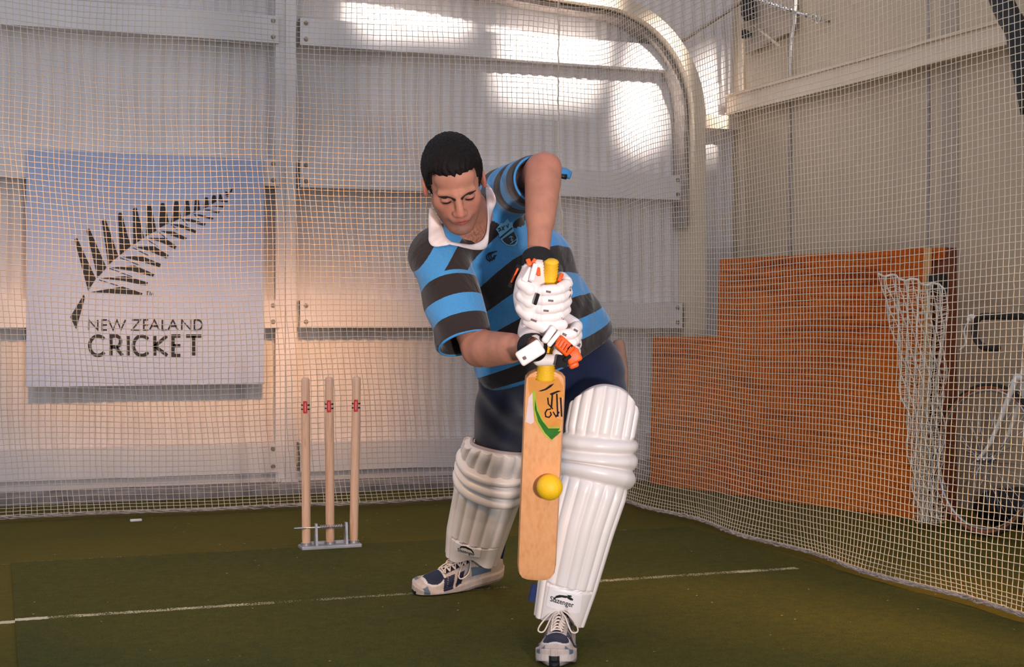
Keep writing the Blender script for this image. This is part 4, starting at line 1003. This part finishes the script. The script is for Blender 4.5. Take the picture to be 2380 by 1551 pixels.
# ---------------------------------------------------------------- leg pads
class Pad: pass
def leg_pad(keys, label, nf, wid, name='leg_pad'):
    """keys: list of (height fraction, centre point, half width, depth); nf faces the bowler"""
    hs = [k[0] for k in keys]; C = A([k[1] for k in keys]); W = [k[2] for k in keys]; Dp = [k[3] for k in keys]
    nv, nu = 230, 150; V = np.zeros((nv, nu, 3)); 
    tot = np.linalg.norm(C[-1]-C[0])
    Cs = A([[np.interp(v, hs, C[:, i]) for i in range(3)] for v in np.linspace(0, 1, nv)])
    for _ in range(25): Cs[1:-1] = (Cs[:-2]+Cs[1:-1]*2+Cs[2:])/4
    th = np.radians(np.linspace(-98, 98, nu)); frac = (np.arange(nu)/(nu-1))
    rows = []
    for j, v in enumerate(np.linspace(0, 1, nv)):
        a = unit(Cs[min(j+1, nv-1)]-Cs[max(j-1, 0)]); n = unit(nf-np.dot(nf, a)*a); l = unit(np.cross(a, n))
        if l@Rv < 0: l = -l
        w = np.interp(v, hs, W); dp = np.interp(v, hs, Dp)
        K0, K1 = keysK
        f = frac*9-1.0                               # canes: 7 across, plus two wings
        fr = f-np.floor(f); cane = 1-np.abs(2*fr-1)**2.6; wing = (f < 0) | (f > 7)
        h = np.zeros(nu)
        low = v < K0; top = v > K1
        lab = .045/ tot
        if low:
            soft = np.clip((K0-v)/.03, 0, 1)**.5
            h = .0085*cane*np.where(wing, .6, 1)*soft
            inlab = (v < .20) & (frac > .27) & (frac < .73)
            if v < .20: h = np.where((frac > .25) & (frac < .75), .0065, h)
            if .196 < v < .204: h = np.where((frac > .25) & (frac < .75), .001, h)
        elif top:
            k = (v-K1)/(1-K1); soft = np.clip(k/.10, 0, 1)**.5*np.clip((1-k)/.08, 0, 1)**.5
            h = .011*cane*np.where(wing, .8, 1)*soft
        else:
            k = (v-K0)/(K1-K0)*3; kk = k-np.floor(k); h = np.full(nu, .0)+.021*(1-np.abs(2*kk-1)**2.4)+.004
            h = h+.0005*np.sin(frac*37+np.floor(k)*2)
        # round the top corners and notch the instep
        up = 0.0
        x = np.sin(th)*(w+h*.6); y = np.cos(th)*dp+h*np.clip(np.cos(th)+.25, .2, 1)-np.where(np.abs(th) > 1.5, .0, 0)
        P = Cs[j][None]+l[None]*x[:, None]+n[None]*y[:, None]
        e = np.abs(np.sin(th))
        if v > 1-.14: q = (v-.86)/.14; P -= a[None]*((e**2.6)*q**1.2*topdrop*tot)[:, None]
        if v < .12: q = (.12-v)/.12; P += a[None]*((np.exp(-(np.sin(th)/.42)**2)*.075*q*tot-.0))[:, None]
        rows.append(P)
    V = A(rows); inner = np.zeros_like(V)
    for j in range(nv):
        a = unit(Cs[min(j+1, nv-1)]-Cs[max(j-1, 0)]); n = unit(nf-np.dot(nf, a)*a); c = Cs[j]-n*.0
        inner[j] = c[None]+(V[j]-c[None])*.80-n*.004
    # padded inner edge: pull the rim in smoothly
    def grid(b, flip):
        i = np.arange(nv*nu).reshape(nv, nu); a, c, d, e = i[:-1, :-1], i[:-1, 1:], i[1:, 1:], i[1:, :-1]
        q = np.stack([a, c, d, e], -1).reshape(-1, 4)+b; return q[:, ::-1] if flip else q
    N = nv*nu; i = np.arange(N).reshape(nv, nu); Q = [grid(0, False), grid(N, True)]
    def side(r, fl): q = np.stack([r[:-1], r[1:], r[1:]+N, r[:-1]+N], 1); return q[:, ::-1] if fl else q
    Q += [side(i[0], True), side(i[-1], False), side(i[:, 0], False), side(i[:, -1], True)]
    VV = np.concatenate([V.reshape(-1, 3), inner.reshape(-1, 3)]); QQ = np.concatenate(Q)
    o = obj(name, VV, QQ, 'pad', person, True, label=label)
    bv = bvh_of(V.reshape(-1, 3), grid(0, False)); 
    # piping along rim at the top and back edge, straps behind
    mb = MB(); mb.tube([V[-1, k]*.5+inner[-1, k]*.5 for k in range(0, nu, 3)], .007, 8); mb.build('top_binding', 'piping', o, True, label='grey padded top binding')
    for vv in (.30, .56):
        j = int(vv*nv); mb = MB(); a_, b_ = V[j, 0], V[j, -1]; m_ = (a_+b_)/2-nf*.085
        mb.tube(spline([a_, m_+(a_-m_)*.6-nf*.02, m_, m_+(b_-m_)*.6-nf*.02, b_], 6), .006, 6); mb.build('strap', 'strap', o, True, label='dark blue strap')
    j = int(.07*nv); mb = MB()
    mb.box(V[j, -2]-nf*.012+unit(V[j, -2]-Cs[j])*.004, (.006, .018, .028), (unit(V[j, -2]-Cs[j]), nf, unit(Cs[j+3]-Cs[j]))) if wid else mb.box(V[j+8, 1]-nf*.012+unit(V[j, 1]-Cs[j])*.010, (.008, .018, .026), (unit(V[j, 1]-Cs[j]), nf, unit(Cs[j+3]-Cs[j])))
    mb.build('strap_end', 'strap', o, False, label='dark blue strap end')
    return o, bv, V, Cs
keysK = (.555, .735); topdrop = .075
padB, bvP1, PV1, PC1 = leg_pad([(0, at(1299, 1440, 4.21), .074, .072), (.2, at(1319, 1355, 4.20), .086, .085), (.40, at(1351, 1222, 4.19), .096, .092), (.545, at(1379, 1128, 4.19), .102, .095), (.62, at(1388, 1080, 4.20), .104, .095), (.74, at(1393, 1010, 4.20), .100, .090), (.9, at(1405, 945, 4.20), .100, .086), (1, at(1411, 908, 4.21), .096, .080)],
    'white padded leg guard on the front leg', unit(-Fv+Rv*.10+Uv*.05), False)
keysK = (.53, .74); topdrop = .045
padA, bvP2, PV2, PC2 = leg_pad([(0, at(1098, 1292, 5.06), .095, .080), (.2, at(1108, 1240, 5.02), .105, .090), (.40, at(1125, 1178, 4.98), .112, .095), (.53, at(1137, 1132, 4.94), .118, .100), (.63, at(1148, 1098, 4.90), .124, .100), (.74, at(1155, 1062, 4.86), .124, .095), (.9, at(1162, 1036, 4.82), .118, .090), (1, at(1164, 1024, 4.81), .108, .085)],
    'white padded leg guard on the back leg, partly behind the bat', unit(-Fv-Rv*.02-Uv*.10), True)
# label patch with running cat and lettering
def label_patch(px, bv, pad, catp, txt, origin, ex, ey, size):
    decal([px], [bv], .0022, 3).build('label_patch', 'padlab', pad, False)
    dec = MB()
    for c_ in catp:
        e = decal([c_], [bv], .0034, 1); dec.add(e.V, e.F)
    cu = bpy.data.curves.new('t', 'FONT'); cu.body = txt; cu.size = 1.0; cu.resolution_u = 3; cu.offset = .012; to = bpy.data.objects.new('t', cu); COL.objects.link(to)
    dg = bpy.context.evaluated_depsgraph_get(); me = to.evaluated_get(dg).to_mesh(); me.calc_loop_triangles()
    vv = [v.co.copy() for v in me.vertices]; x0 = min(v.x for v in vv); x1 = max(v.x for v in vv); 
    for tr in me.loop_triangles:
        P = []
        for k in tr.vertices:
            q = vv[k]; fx = (q.x-x0)/(x1-x0); fy = q.y; P.append(hit([bv], origin[0]+ex[0]*fx+ey[0]*fy*size, origin[1]+ex[1]*fx+ey[1]*fy*size, .0034))
        if all(p is not None for p in P):
            if np.cross(P[1]-P[0], P[2]-P[0])@ray(*origin) > 0: P = P[::-1]
            dec.add(P, [(0, 1, 2)])
    bpy.data.objects.remove(to); bpy.data.curves.remove(cu)
    dec.build('label_print', 'logo', pad, False)
L_ = lambda cx, cy: (930+cx/4.685, 1220+cy/4.685)
cat = lambda f: [[f(*p) for p in q] for q in ([(1680,790),(1720,775),(1770,768),(1800,775),(1835,790),(1800,800),(1760,792),(1700,800)], [(1800,772),(1850,785),(1860,800),(1815,800)], [(1815,765),(1865,772),(1872,785),(1840,790)],
   [(1850,785),(1885,812),(1878,832),(1860,815),(1835,800)], [(1690,785),(1700,800),(1680,815),(1672,808)], [(1690,778),(1735,765),(1770,770),(1700,786)], [(1830,795),(1868,820),(1862,828),(1822,806)])]
label_patch([L_(1632, 650), L_(1800, 690), L_(1985, 725), L_(1960, 960), L_(1900, 968), L_(1780, 935), L_(1640, 905), L_(1590, 880), L_(1592, 850)], bvP1, padB, cat(L_), 'Slazenger', L_(1632, 832), (L_(1888, 905)[0]-L_(1632, 832)[0], L_(1888, 905)[1]-L_(1632, 832)[1]), (.10, -1), 17)
def L2(cx, cy): fx = (cx-1632)/256; fy = (cy-832)/4.685; return (1062+fx*40+fy*.02, 1276+fx*12+fy*.95)
decx = [(1060, 1250), (1080, 1262), (1119, 1274), (1115, 1297), (1090, 1293), (1055, 1278)]
label_patch(decx, bvP2, padA, [[L2(*p) for p in q] for q in [[(x, y+4) for x, y in z] for z in ([(1680,790),(1720,775),(1770,768),(1800,775),(1835,790),(1800,800),(1760,792),(1700,800)], [(1800,772),(1850,785),(1860,800),(1815,800)], [(1850,785),(1885,812),(1878,832),(1860,815),(1835,800)], [(1690,785),(1700,800),(1680,815),(1672,808)])]], 'Slazenger', (1063, 1281), (40, 12), (.1, -1), 10)

# ---------------------------------------------------------------- shoes
SW = ([-.012, -.006, 0, .02, .06, .11, .16, .19, .21, .23, .25, .27, .285, .295, .302, .306], [.004, .017, .025, .034, .036, .035, .041, .0455, .0475, .0485, .047, .043, .036, .028, .017, .004])
SH = ([-.012, 0, .03, .07, .10, .13, .17, .21, .25, .275, .293, .302, .306], [.05, .085, .098, .102, .100, .092, .080, .070, .062, .054, .044, .034, .024])
def shoe_sdf(q):
    x, y, z = q[:, 0], q[:, 1], q[:, 2]; W = np.interp(y, *SW); H = np.interp(y, *SH)
    z0 = .018+.25*np.maximum(y-.24, 0)*.5
    up = (np.sqrt((x/W)**2+(np.maximum(z-z0, 0)/(H-z0+1e-4))**2+(np.minimum(z-z0, 0)/.03)**2)-1)*np.minimum(W, .04)
    up = np.maximum(up, np.maximum(-.012-y, y-.305))
    ops = cap(q, (0, .035, .13), (0, .065, .075), .030, .024); up = ss(up, ops, .006)
    W2 = W+.0055; so = np.maximum(np.abs(x)-W2, np.abs(z-.017-.5*np.maximum(y-.25, 0)*.5)-.016); so = np.maximum(so, np.maximum(-.016-y, y-.309))*.8
    tongue = sbox(q, (0, .085, .108), (.022, .012, .030), None, .008)
    return su(su(up, so, .004), tongue, .008)
def shoe_col(q):
    x, y, z = q[:, 0], q[:, 1], q[:, 2]; H = np.interp(y, *SH); W = np.interp(y, *SW)
    c = np.tile(lin((196, 180, 172)), (len(q), 1)); navy = lin((20, 26, 58)); grey = lin((96, 112, 130))
    top = z > .028
    hl_ = z/(H+1e-4)
    patch = top & (y > .215) & (y < .268) & (np.abs(x) < .030*np.sqrt(np.clip(1-((y-.238)/.034)**2, 0, 1))+.004); c[patch] = navy
    rim = top & ~patch & (y > .208) & (y < .276) & (np.abs(x) < .034*np.sqrt(np.clip(1-((y-.238)/.040)**2, 0, 1))+.004); c[rim] = lin((222, 214, 210))
    tng = top & (np.abs(x) < .016) & (y > .075) & (y < .208); c[tng] = navy
    for (ya, yb, sl) in ((.150, .172, .5), (.182, .204, .45), (.205, .218, .4)):
        b = top & (np.abs(x) > .026) & (y-sl*(.055-z) > ya-.0) & (y-sl*(.055-z) < yb) & (hl_ > .42) & (hl_ < .93); c[b] = navy
    b = top & (np.abs(x) > .024) & (y > .05) & (y < .12) & (z > .045) & (z < .062+.1*y); c[b] = grey
    b = top & (y < .10) & (z > .085); c[b] = navy
    b = (z < .031) & (np.abs(x) > 0); c[b] = lin((206, 194, 190))
    b = (z < .012); c[b] = lin((150, 140, 140))
    b = (y > .285) & (np.abs(x) < .014) & (z < .030); c[b] = lin((24, 24, 32))
    b = top & (y > .272) & (y < .29) & (np.abs(x) > .026); c[b] = grey
    n = .5+.5*np.sin(x*700+y*400)*np.sin(y*900); return c*(1-.1*n[:, None])
def shoe(heel, toe, label, pitch=0, sc=1.0, roll=0):
    fy = unit(A([toe[0]-heel[0], toe[1]-heel[1], 0])); fx = np.cross(fy, Uv); piv = A([toe[0], toe[1], .010])-fy*.07*sc
    L0 = .235*sc; fy2 = fy*math.cos(pitch)-Uv*math.sin(pitch); fz = Uv*math.cos(pitch)+fy*math.sin(pitch)
    fx2 = fx*math.cos(roll)+fz*math.sin(roll); fz2 = fz*math.cos(roll)-fx*math.sin(roll)
    o0 = piv-fy2*L0
    V, Q = sdf_mesh(shoe_sdf, (-.065, -.03, -.004), (.065, .32, .15), .0022)
    # toe spring and placing
    Wd = o0+sc*(V[:, :1]*fx2+V[:, 1:2]*fy2+V[:, 2:]*fz2)
    if Wd[:, 2].min() < .011: Wd[:, 2] = np.maximum(Wd[:, 2], .0105)
    o = obj('shoe', Wd, Q, 'shoe', person, True, label=label); setcol(o, V, shoe_col)
    bv = bvh_of(V, Q)
    def s(x, y, dz=.003):
        h = bv.ray_cast(Vector((x, y, .3)), Vector((0, 0, -1))); z = h[0][2] if h[0] is not None else .05
        return o0+sc*(x*fx2+y*fy2+(z+dz)*fz2)
    ys = [.118, .136, .154, .172, .190, .206]
    for i in range(len(ys)):
        mb = MB(); w = .020-.001*i
        mb.tube(spline([s(-w, ys[i]), s(-w*.4, ys[i]+.002, .006), s(w*.4, ys[i]+.002, .006), s(w, ys[i])], 4), .0024, 6); mb.build('lace', 'lace', o, True)
        if i < len(ys)-1:
            for e in (-1, 1):
                mb = MB(); mb.tube(spline([s(-w*e, ys[i+1]), s(0, (ys[i]+ys[i+1])/2, .009), s(w*e, ys[i])], 4), .0024, 6); mb.build('lace', 'lace', o, True)
    for e in (-1, 1):
        mb = MB(); mb.tube(spline([s(0, .112, .012), s(.022*e, .120, .022), s(.048*e, .140, .024), s(.052*e, .165, .012), s(.036*e, .168, .012), s(.018*e, .145, .016), s(0, .113, .014)], 6), .0024, 6); mb.build('lace_loop', 'lace', o, True)
        mb = MB(); mb.tube(spline([s(0, .112, .012), s(.012*e, .150, .016), s(.010*e+.004, .195, .012), s(.014*e, .215, .005)], 6), .0022, 6); mb.build('lace_end', 'lace', o, True)
    mb = MB(); mb.tube([s(-.007, .112, .011), s(0, .112, .013), s(.007, .112, .011)], [.004, .006, .004], 8); mb.build('lace_knot', 'lace', o, True)
    return o
toeL = at(1288, 1556, 3.93); toeL[2] = 0; heelL = toeL+unit(A([*(Fv+Rv*.10)[:2], 0]))*.31
shoe(heelL, toeL, 'worn silver and navy running shoe on the front foot', 0, 1.08)
shoe(heelR, toeR, 'worn silver and navy running shoe on the back foot', math.radians(9), 1.13, math.radians(24))

# ================================================================== BAT AND BALL
bt = at(1268, 862, 3.72); bb = at(1246, 1346, 3.97); hd = at(1282, 603, 3.60)
BD = unit(bb-bt); BL = np.linalg.norm(bb-bt); BF = unit(-Fv-np.dot(-Fv, BD)*BD); BX = unit(np.cross(BD, BF)); BX = BX if BX@Rv > 0 else -BX
bat = thing('cricket_bat', bb, 'wooden cricket bat with yellow grip held upright in front of the pads', 'cricket bat')
secs = []; K = [(0, .030, .016, .016), (.012, .044, .018, .018), (.03, .0525, .019, .022), (.06, .054, .019, .026), (.5, .054, .017, .040), (.8, .054, .015, .046), (.93, .054, .014, .034), (.97, .051, .013, .024), (.99, .043, .012, .018), (1.0, .030, .009, .012)]
V = []; F = []
for (t, hw, ed, sp) in K:
    c = bt+BD*BL*t; e = ed*.5
    prof = [(-hw, -e+.001), (-hw+.004, e+.0), (-hw*.5, e+.0018), (0, e+.0028), (hw*.5, e+.0018), (hw-.004, e), (hw, -e+.001), (hw*.75, -ed), (hw*.35, -sp*.75), (0, -sp), (-hw*.35, -sp*.75), (-hw*.75, -ed)]
    V += [c+BX*x+BF*y for x, y in prof]
m = 12
for i in range(len(K)-1):
    for k in range(m): F.append((i*m+k, i*m+(k+1) % m, (i+1)*m+(k+1) % m, (i+1)*m+k))
F.append(tuple(range(m))[::-1]); F.append(tuple((len(K)-1)*m+k for k in range(m)))
bl = obj('blade', V, F, 'willow', bat, True); edge_split(bl, 40)
HDv = unit(hd-bt); HLn = np.linalg.norm(hd-bt)
mb = MB(); ts = np.linspace(-.02, HLn, 90); rr = [.0175+.004*sstep(A([HLn-t]), .0, .0)[0]*0+(.0016*math.sin(t*900))+(.010*max(0, (.05-t)/.07)) for t in ts]
rr[-1] = .010; rr[-2] = .017; rr[-3] = .0195
mb.tube([bt+HDv*t for t in ts], rr, 20); mb.build('handle_grip', 'grip', bat, True, label='yellow rubber grip')
bvb = bvh_of(A(V), []) if False else BVHTree.FromPolygons([tuple(v) for v in V], F)
B_ = lambda cx, cy: (1030+cx/3.3723, 880+cy/3.3717)
def bdec(polys, mat, off, nme='sticker'): return decal([[B_(*p) for p in q] for q in polys], [bvb], off, 2).build(nme, mat, bl)
bdec([[(665, -10), (900, -10), (940, 60), (945, 300), (900, 420), (845, 480), (790, 430), (720, 330), (690, 200), (672, 80)]], 'stickero', .0010)
bdec([[(668, 150), (700, 110), (712, 340), (690, 360), (645, 340)]], 'stickerw', .0013)
bdec([[(700, 100), (722, 90), (735, 200), (770, 300), (820, 380), (945, 380), (900, 430), (850, 490), (790, 440), (735, 350), (705, 240)]], 'stickery', .0016)
bdec([[(722, 160), (735, 250), (775, 330), (825, 392), (945, 392), (900, 440), (850, 480), (800, 430), (745, 340), (718, 240)]], 'stickerg', .0019)
bdec([[(745, 100), (800, 80), (840, 50), (870, 40), (845, 68), (810, 90), (770, 102)], [(835, 120), (900, 95), (925, 98), (880, 118), (850, 135)], [(850, 130), (862, 130), (855, 235), (842, 235)], [(885, 120), (897, 120), (905, 300), (893, 300)], [(915, 150), (928, 150), (935, 300), (924, 300)]], 'ink', .0024, 'sticker_print')
dec = MB()
for pl in ([(845, 240), (815, 245), (800, 270), (805, 300), (830, 305), (848, 285), (840, 262)], [(820, 150), (825, 200), (860, 240)], [(862, 262), (885, 300), (910, 262)]):
    for q in stroke_poly([B_(*p) for p in pl], 3.0):
        e = decal([[tuple(z) for z in q]], [bvb], .0025, 1); dec.add(e.V, e.F)
dec.build('sticker_print', 'ink', bl)
# ball: seam ridges pressed into a soft ball
bc = at(1277.5, 1133, 3.82); V = []; F = []
q0_ = hit([bvb], 1277.5, 1133, 0); 
if q0_ is not None: bc = q0_+1.03*(at(1277.5, 1133, 3)-at(1277.5, 1133, 4))/np.linalg.norm(at(1277.5, 1133, 3)-at(1277.5, 1133, 4))*.0375
bm = bmesh.new(); bmesh.ops.create_icosphere(bm, subdivisions=5, radius=1)
V = A([v.co for v in bm.verts]); F = [[v.index for v in f.verts] for f in bm.faces]; bm.free()
V = V/np.linalg.norm(V, axis=1, keepdims=True); ridge = np.exp(-(V@unit((1, .3, .25))/.03)**2); ridge2 = np.exp(-((V@unit((1, .3, .25))-.14)/.02)**2)+np.exp(-((V@unit((1, .3, .25))+.14)/.02)**2)
V = V*(.0352+.0006*ridge-.0005*ridge2)[:, None]+bc
obj('ball', V, F, 'ball', None, True, label='yellow ball meeting the face of the cricket bat', cat='ball', origin=bc-A([0, 0, .035]))

# ================================================================== GLOVES
GR, GC = BX, BF
def glove(c, wrist, side, label, strap_dir):
    """c: centre on the handle; side -1: back of the hand to the left of the picture, fingers closing to the right"""
    hz = -HDv
    def pt(ang, R, s): return c+GR*R*math.cos(ang)+GC*R*math.sin(ang)+hz*s
    fing = []
    for i, (s0, r) in enumerate(((-.036, .0150), (-.012, .0160), (.012, .0158), (.036, .0145))):
        sl = .012*side
        a = [math.radians(x) for x in ((168, 118, 62, 8, -50) if side < 0 else (250, 305, 352, 396, 432))]
        R = [.060, .050, .046, .047, .044] if side < 0 else [.060, .058, .066, .064, .046]; fing.append([pt(a[k], R[k], s0+sl*(k-2)*.35) for k in range(5)]+[r])
    bh = pt(math.radians(178), .052, -.002); kn = pt(math.radians(150), .058, 0)
    if side > 0: bh = pt(math.radians(215), .060, 0); kn = pt(math.radians(255), .052, 0)
    thp = [pt(math.radians(150), .058, .055*1), pt(math.radians(95), .052, .066), pt(math.radians(40), .048, .062)]
    if side > 0: thp = [pt(math.radians(190), .058, .030), pt(math.radians(130), .050, .044), pt(math.radians(75), .046, .040)]
    return fing, bh, kn, thp
def rolls(P, a, b, r, n, gap=.35):     # a finger section as a padded sausage with n rounded blocks
    a = A(a); b = A(b); d = 1e9*np.ones(len(P)); ab = b-a
    for k in range(n):
        p = a+ab*((k+.18)/n); q = a+ab*((k+.82)/n); d = np.minimum(d, cap(P, p, q, r))
    return d
def build_glove(c, wrist, side, label, orange, thumb=None):
    fing, bh, kn, thp = glove(c, wrist, side, label, None); hz = -HDv
    wdir = unit(wrist-bh)
    def f(P):
        d = cap(P, bh-hz*.030+GC*.004, bh+hz*.028+GC*.004, .034, .034)
        d = su(d, cap(P, bh, bh+(wrist-bh)*.75, .036, .036), .02)
        d = su(d, cap(P, kn-hz*.03, kn+hz*.03, .026, .026), .012)
        for k in range(3): # cross bars of padding on the back of the hand
            e = -.034+.034*k; d = np.minimum(d, cap(P, bh+hz*(e-.010)+GC*.028-GR*.016, kn+hz*e+GC*.014, .0175, .0165))
        for q in fing:
            r = q[5]
            for k in range(4):
                d = su(d, cap(P, q[k], q[k+1], r*.80, r*.80), .002); d = np.minimum(d, cap(P, q[k]+(q[k+1]-q[k])*.22, q[k]+(q[k+1]-q[k])*.78, r*1.02, r*1.0))
        d = su(d, cap(P, thp[0], thp[1], .0165, .0160), .004); d = np.minimum(d, cap(P, thp[1]*.88+thp[2]*.12, thp[2], .0160, .0145))
        return d
    pts_ = A([c, wrist, bh]+[p for q in fing for p in q[:5]]+thp); V, Q = sdf_mesh(f, pts_.min(0)-.045, pts_.max(0)+.045, .0022)
    g = obj('batting_glove', V, Q, 'glove', person, True, label=label)
    # small black vent holes on the padding
    bv = bvh_of(V, Q)
    return g, bv, fing, bh, kn, thp
cT = at(1276, 690, 3.635); cB = at(1270, 792, 3.685)
gT, bvT, fT, bhT, knT, thT = build_glove(cT, WL, -1, 'white padded batting glove on the upper hand', False)
gB, bvG, fB, bhB, knB, thB = build_glove(cB+GR*.014-HDv*(-.006), WR, 1, 'white and orange padded batting glove on the lower hand', True)
G_ = lambda cx, cy: (1140+cx/4.5633, 560+cy/4.5618)
def rect(cx, cy, w, h, an=0):
    ca, sa = math.cos(math.radians(an)), math.sin(math.radians(an)); return [G_(cx+x*ca-y*sa, cy+x*sa+y*ca) for x, y in ((-w, -h), (w, -h), (w, h), (-w, h))]
M['vent'] = simple('vent_grey', (120, 98, 98), .8)
for (gg, bv, L) in ((gT, bvT, [(415, 425, 26, 12, 15), (615, 540, 26, 11, 10), (640, 635, 28, 11, 5), (590, 742, 28, 11, 5), (850, 510, 12, 24, 20), (850, 590, 12, 24, 25), (458, 845, 32, 11, 22), (780, 825, 26, 11, 0)]), (gB, bvG, [(785, 995, 24, 14, 25), (905, 950, 24, 12, 30), (940, 1105, 14, 20, 20)])):
    d = decal([rect(*q) for q in L], [bv], .0012, 1)
    if d.F: d.build('vent_holes', 'vent', gg)
# wrist bands and straps
def band(cn, ax, r, w, mat, name, parent, squash=1, lab=None):
    l = unit(np.cross(ax, Fv)); m = np.cross(ax, l); V = []; F = []; n = 32
    for k in range(n):
        t = 2*math.pi*k/n; d = l*math.cos(t)+m*math.sin(t)*squash
        for (rr_, zz) in ((r-.004, -w), (r, -w*.8), (r+.001, 0), (r, w*.8), (r-.004, w)): V.append(cn+d*rr_+ax*zz)
    for k in range(n):
        a = k*5; b = ((k+1) % n)*5
        for q in range(4): F.append((a+q, b+q, b+q+1, a+q+1))
    return obj(name, V, F, mat, parent, True, label=lab)
axw = unit(WL-EL); band(WL+axw*.012, axw, .041, .020, 'blackcloth', 'wrist_band', gT, 1, 'black wrist band')
def bar(a, b, w, th, n, mat, name, parent, lab=None, bev=.003):
    a = A(a); b = A(b); u = unit(b-a); n = unit(n-np.dot(n, u)*u); s = np.cross(u, n); mb = MB(); mb.box((a+b)/2, (np.linalg.norm(b-a)/2, w/2, th/2), (u, s, n), bev=min(bev, th/2*.8, w/2*.8)); return mb.build(name, mat, parent, True, label=lab)
def gpt(cx, cy, d): return at(*G_(cx, cy), d)
bar(gpt(395, 190, 3.600), gpt(420, 265, 3.598), .012, .006, -Fv, 'orange', 'trim', gT, 'orange trim'); bar(gpt(478, 185, 3.600), gpt(428, 265, 3.598), .009, .006, -Fv, 'orange', 'trim', gT, 'orange trim')
bar(gpt(330, 270, 3.64), gpt(232, 500, 3.655), .026, .022, -Fv, 'blackcloth', 'side_gusset', gT, 'black side gusset'); bar(gpt(292, 290, 3.622), gpt(222, 440, 3.640), .005, .008, -Fv, 'orange', 'trim', gT, 'orange trim')
bar(gpt(350, 440, 3.575), gpt(430, 300, 3.60), .016, .016, -Fv, 'glove', 'wrist_roll', gT); bar(gpt(430, 430, 3.572), gpt(480, 250, 3.59), .014, .016, -Fv, 'glove', 'wrist_roll', gT)
bar(gpt(505, 285, 3.585), gpt(512, 370, 3.575), .010, .010, -Fv, 'orange', 'trim', gT, 'orange trim'); bar(gpt(760, 350, 3.61), gpt(725, 430, 3.60), .010, .012, -Fv, 'orange', 'trim', gT, 'orange trim')
bar(gpt(508, 560, 3.562), gpt(470, 680, 3.566), .009, .006, -Fv, 'blackcloth', 'knuckle_gap', gT, 'black gap between pads')
# lower glove details
axw = unit(WR-ER); band(WR+axw*.010, axw, .036, .020, 'blackcloth', 'wrist_band', gB, 1, 'black wrist band')
bar(gpt(300, 1265, 3.550), gpt(545, 1110, 3.542), .040, .020, -Fv, 'glove', 'wrist_strap', gB, 'white wrist strap', .006)
bar(gpt(345, 1252, 3.537), gpt(378, 1235, 3.535), .008, .004, -Fv, 'vent', 'buckle', gB)
bar(gpt(560, 1080, 3.580), gpt(680, 910, 3.590), .018, .018, -Fv, 'glove', 'thumb_roll', gB, None, .007); bar(gpt(610, 1120, 3.580), gpt(740, 960, 3.585), .012, .012, -Fv, 'glove', 'thumb_roll', gB, None, .005)
pm0 = gpt(790, 1150, 3.630)
bar(gpt(700, 1045, 3.608), gpt(850, 1180, 3.620), .034, .030, -Fv, 'orange', 'palm_pad', gB, 'orange ribbed palm pad', .006)
bar(gpt(800, 1260, 3.630), gpt(950, 1190, 3.630), .036, .030, -Fv, 'orange', 'palm_pad', gB, 'orange ribbed palm pad', .006)
bar(gpt(830, 1330, 3.640), gpt(930, 1290, 3.640), .020, .026, -Fv, 'orange', 'palm_pad', gB, 'orange ribbed palm pad', .006)
for k in range(5):
    p = gpt(690+30*k, 1085+26*k, 3.596); q = gpt(735+30*k, 1020+26*k, 3.592)
    bar(p, q, .0035, .006, -Fv, 'orange', 'rib', gB)
bar(gpt(625, 1130, 3.600), gpt(700, 1045, 3.598), .012, .012, -Fv, 'blackcloth', 'edge', gB, 'black edge'); bar(gpt(700, 1270, 3.630), gpt(820, 1290, 3.630), .03, .03, -Fv, 'blackcloth', 'edge', gB, 'black edge')
bar(gpt(780, 1275, 3.610), gpt(850, 1215, 3.610), .010, .012, -Fv, 'blackcloth', 'edge', gB, 'black edge'); bar(gpt(815, 1150, 3.605), gpt(870, 1105, 3.605), .006, .010, -Fv, 'blackcloth', 'edge', gB, 'black edge')

# ================================================================== LIGHT
w = bpy.data.worlds.new('world'); SC.world = w; w.use_nodes = True
bg = w.node_tree.nodes['Background']; bg.inputs[0].default_value = (.80, .85, 1.0, 1); bg.inputs[1].default_value = .77
def area(name, loc, tgt, size, power, color, spread=math.pi, size_y=None, shape='RECTANGLE'):
    l = bpy.data.lights.new(name, 'AREA'); l.shape = shape; l.size = size; l.size_y = size_y or size; l.energy = power; l.color = color; l.spread = spread
    o = bpy.data.objects.new(name, l); COL.objects.link(o); o.location = loc
    o.rotation_euler = (Vector(tgt)-Vector(loc)).to_track_quat('-Z', 'Y').to_euler(); return o
# flash held out to the right of the camera
area('flash', C0+Rv*.66+Fv*1.15-Uv*.35, at(1330, 900, 4.2), .14, 27, (1, .88, .84), math.radians(120))
# low window daylight patches thrown on the upper wall, passing above the nets
def beamlight(x, y, sx, sy, p, dx=.3, col=(1, .91, .84), spread=5):
    T = on_y(x, y, YW); area('window_beam', T+A([dx, -3.2, 2.3]), T, sx, p, col, math.radians(spread), sy)
beamlight(950, 5, .62, .34, 8); beamlight(1275, 115, .60, .42, 7); beamlight(1490, 235, .20, .38, 3.2); beamlight(1660, 240, .20, .45, 1.6)
# low warm light slanting in from high behind the camera: band on the net, the wall below it, and the turf
area('warm_window', (.55, 2.5, 5.2), (1.15, 8.3, .86), 2.3, 8, (1, .50, .22), math.radians(9), .62)
area('warm_window', (-1.6, 2.0, 3.4), (1.0, 5.4, 0), 2.4, 5, (1, .55, .16), math.radians(30), .5)
area('warm_window', (4.2, .4, 3.2), (2.7, 4.3, 0), .5, 7, (1, .55, .16), math.radians(22), .4)
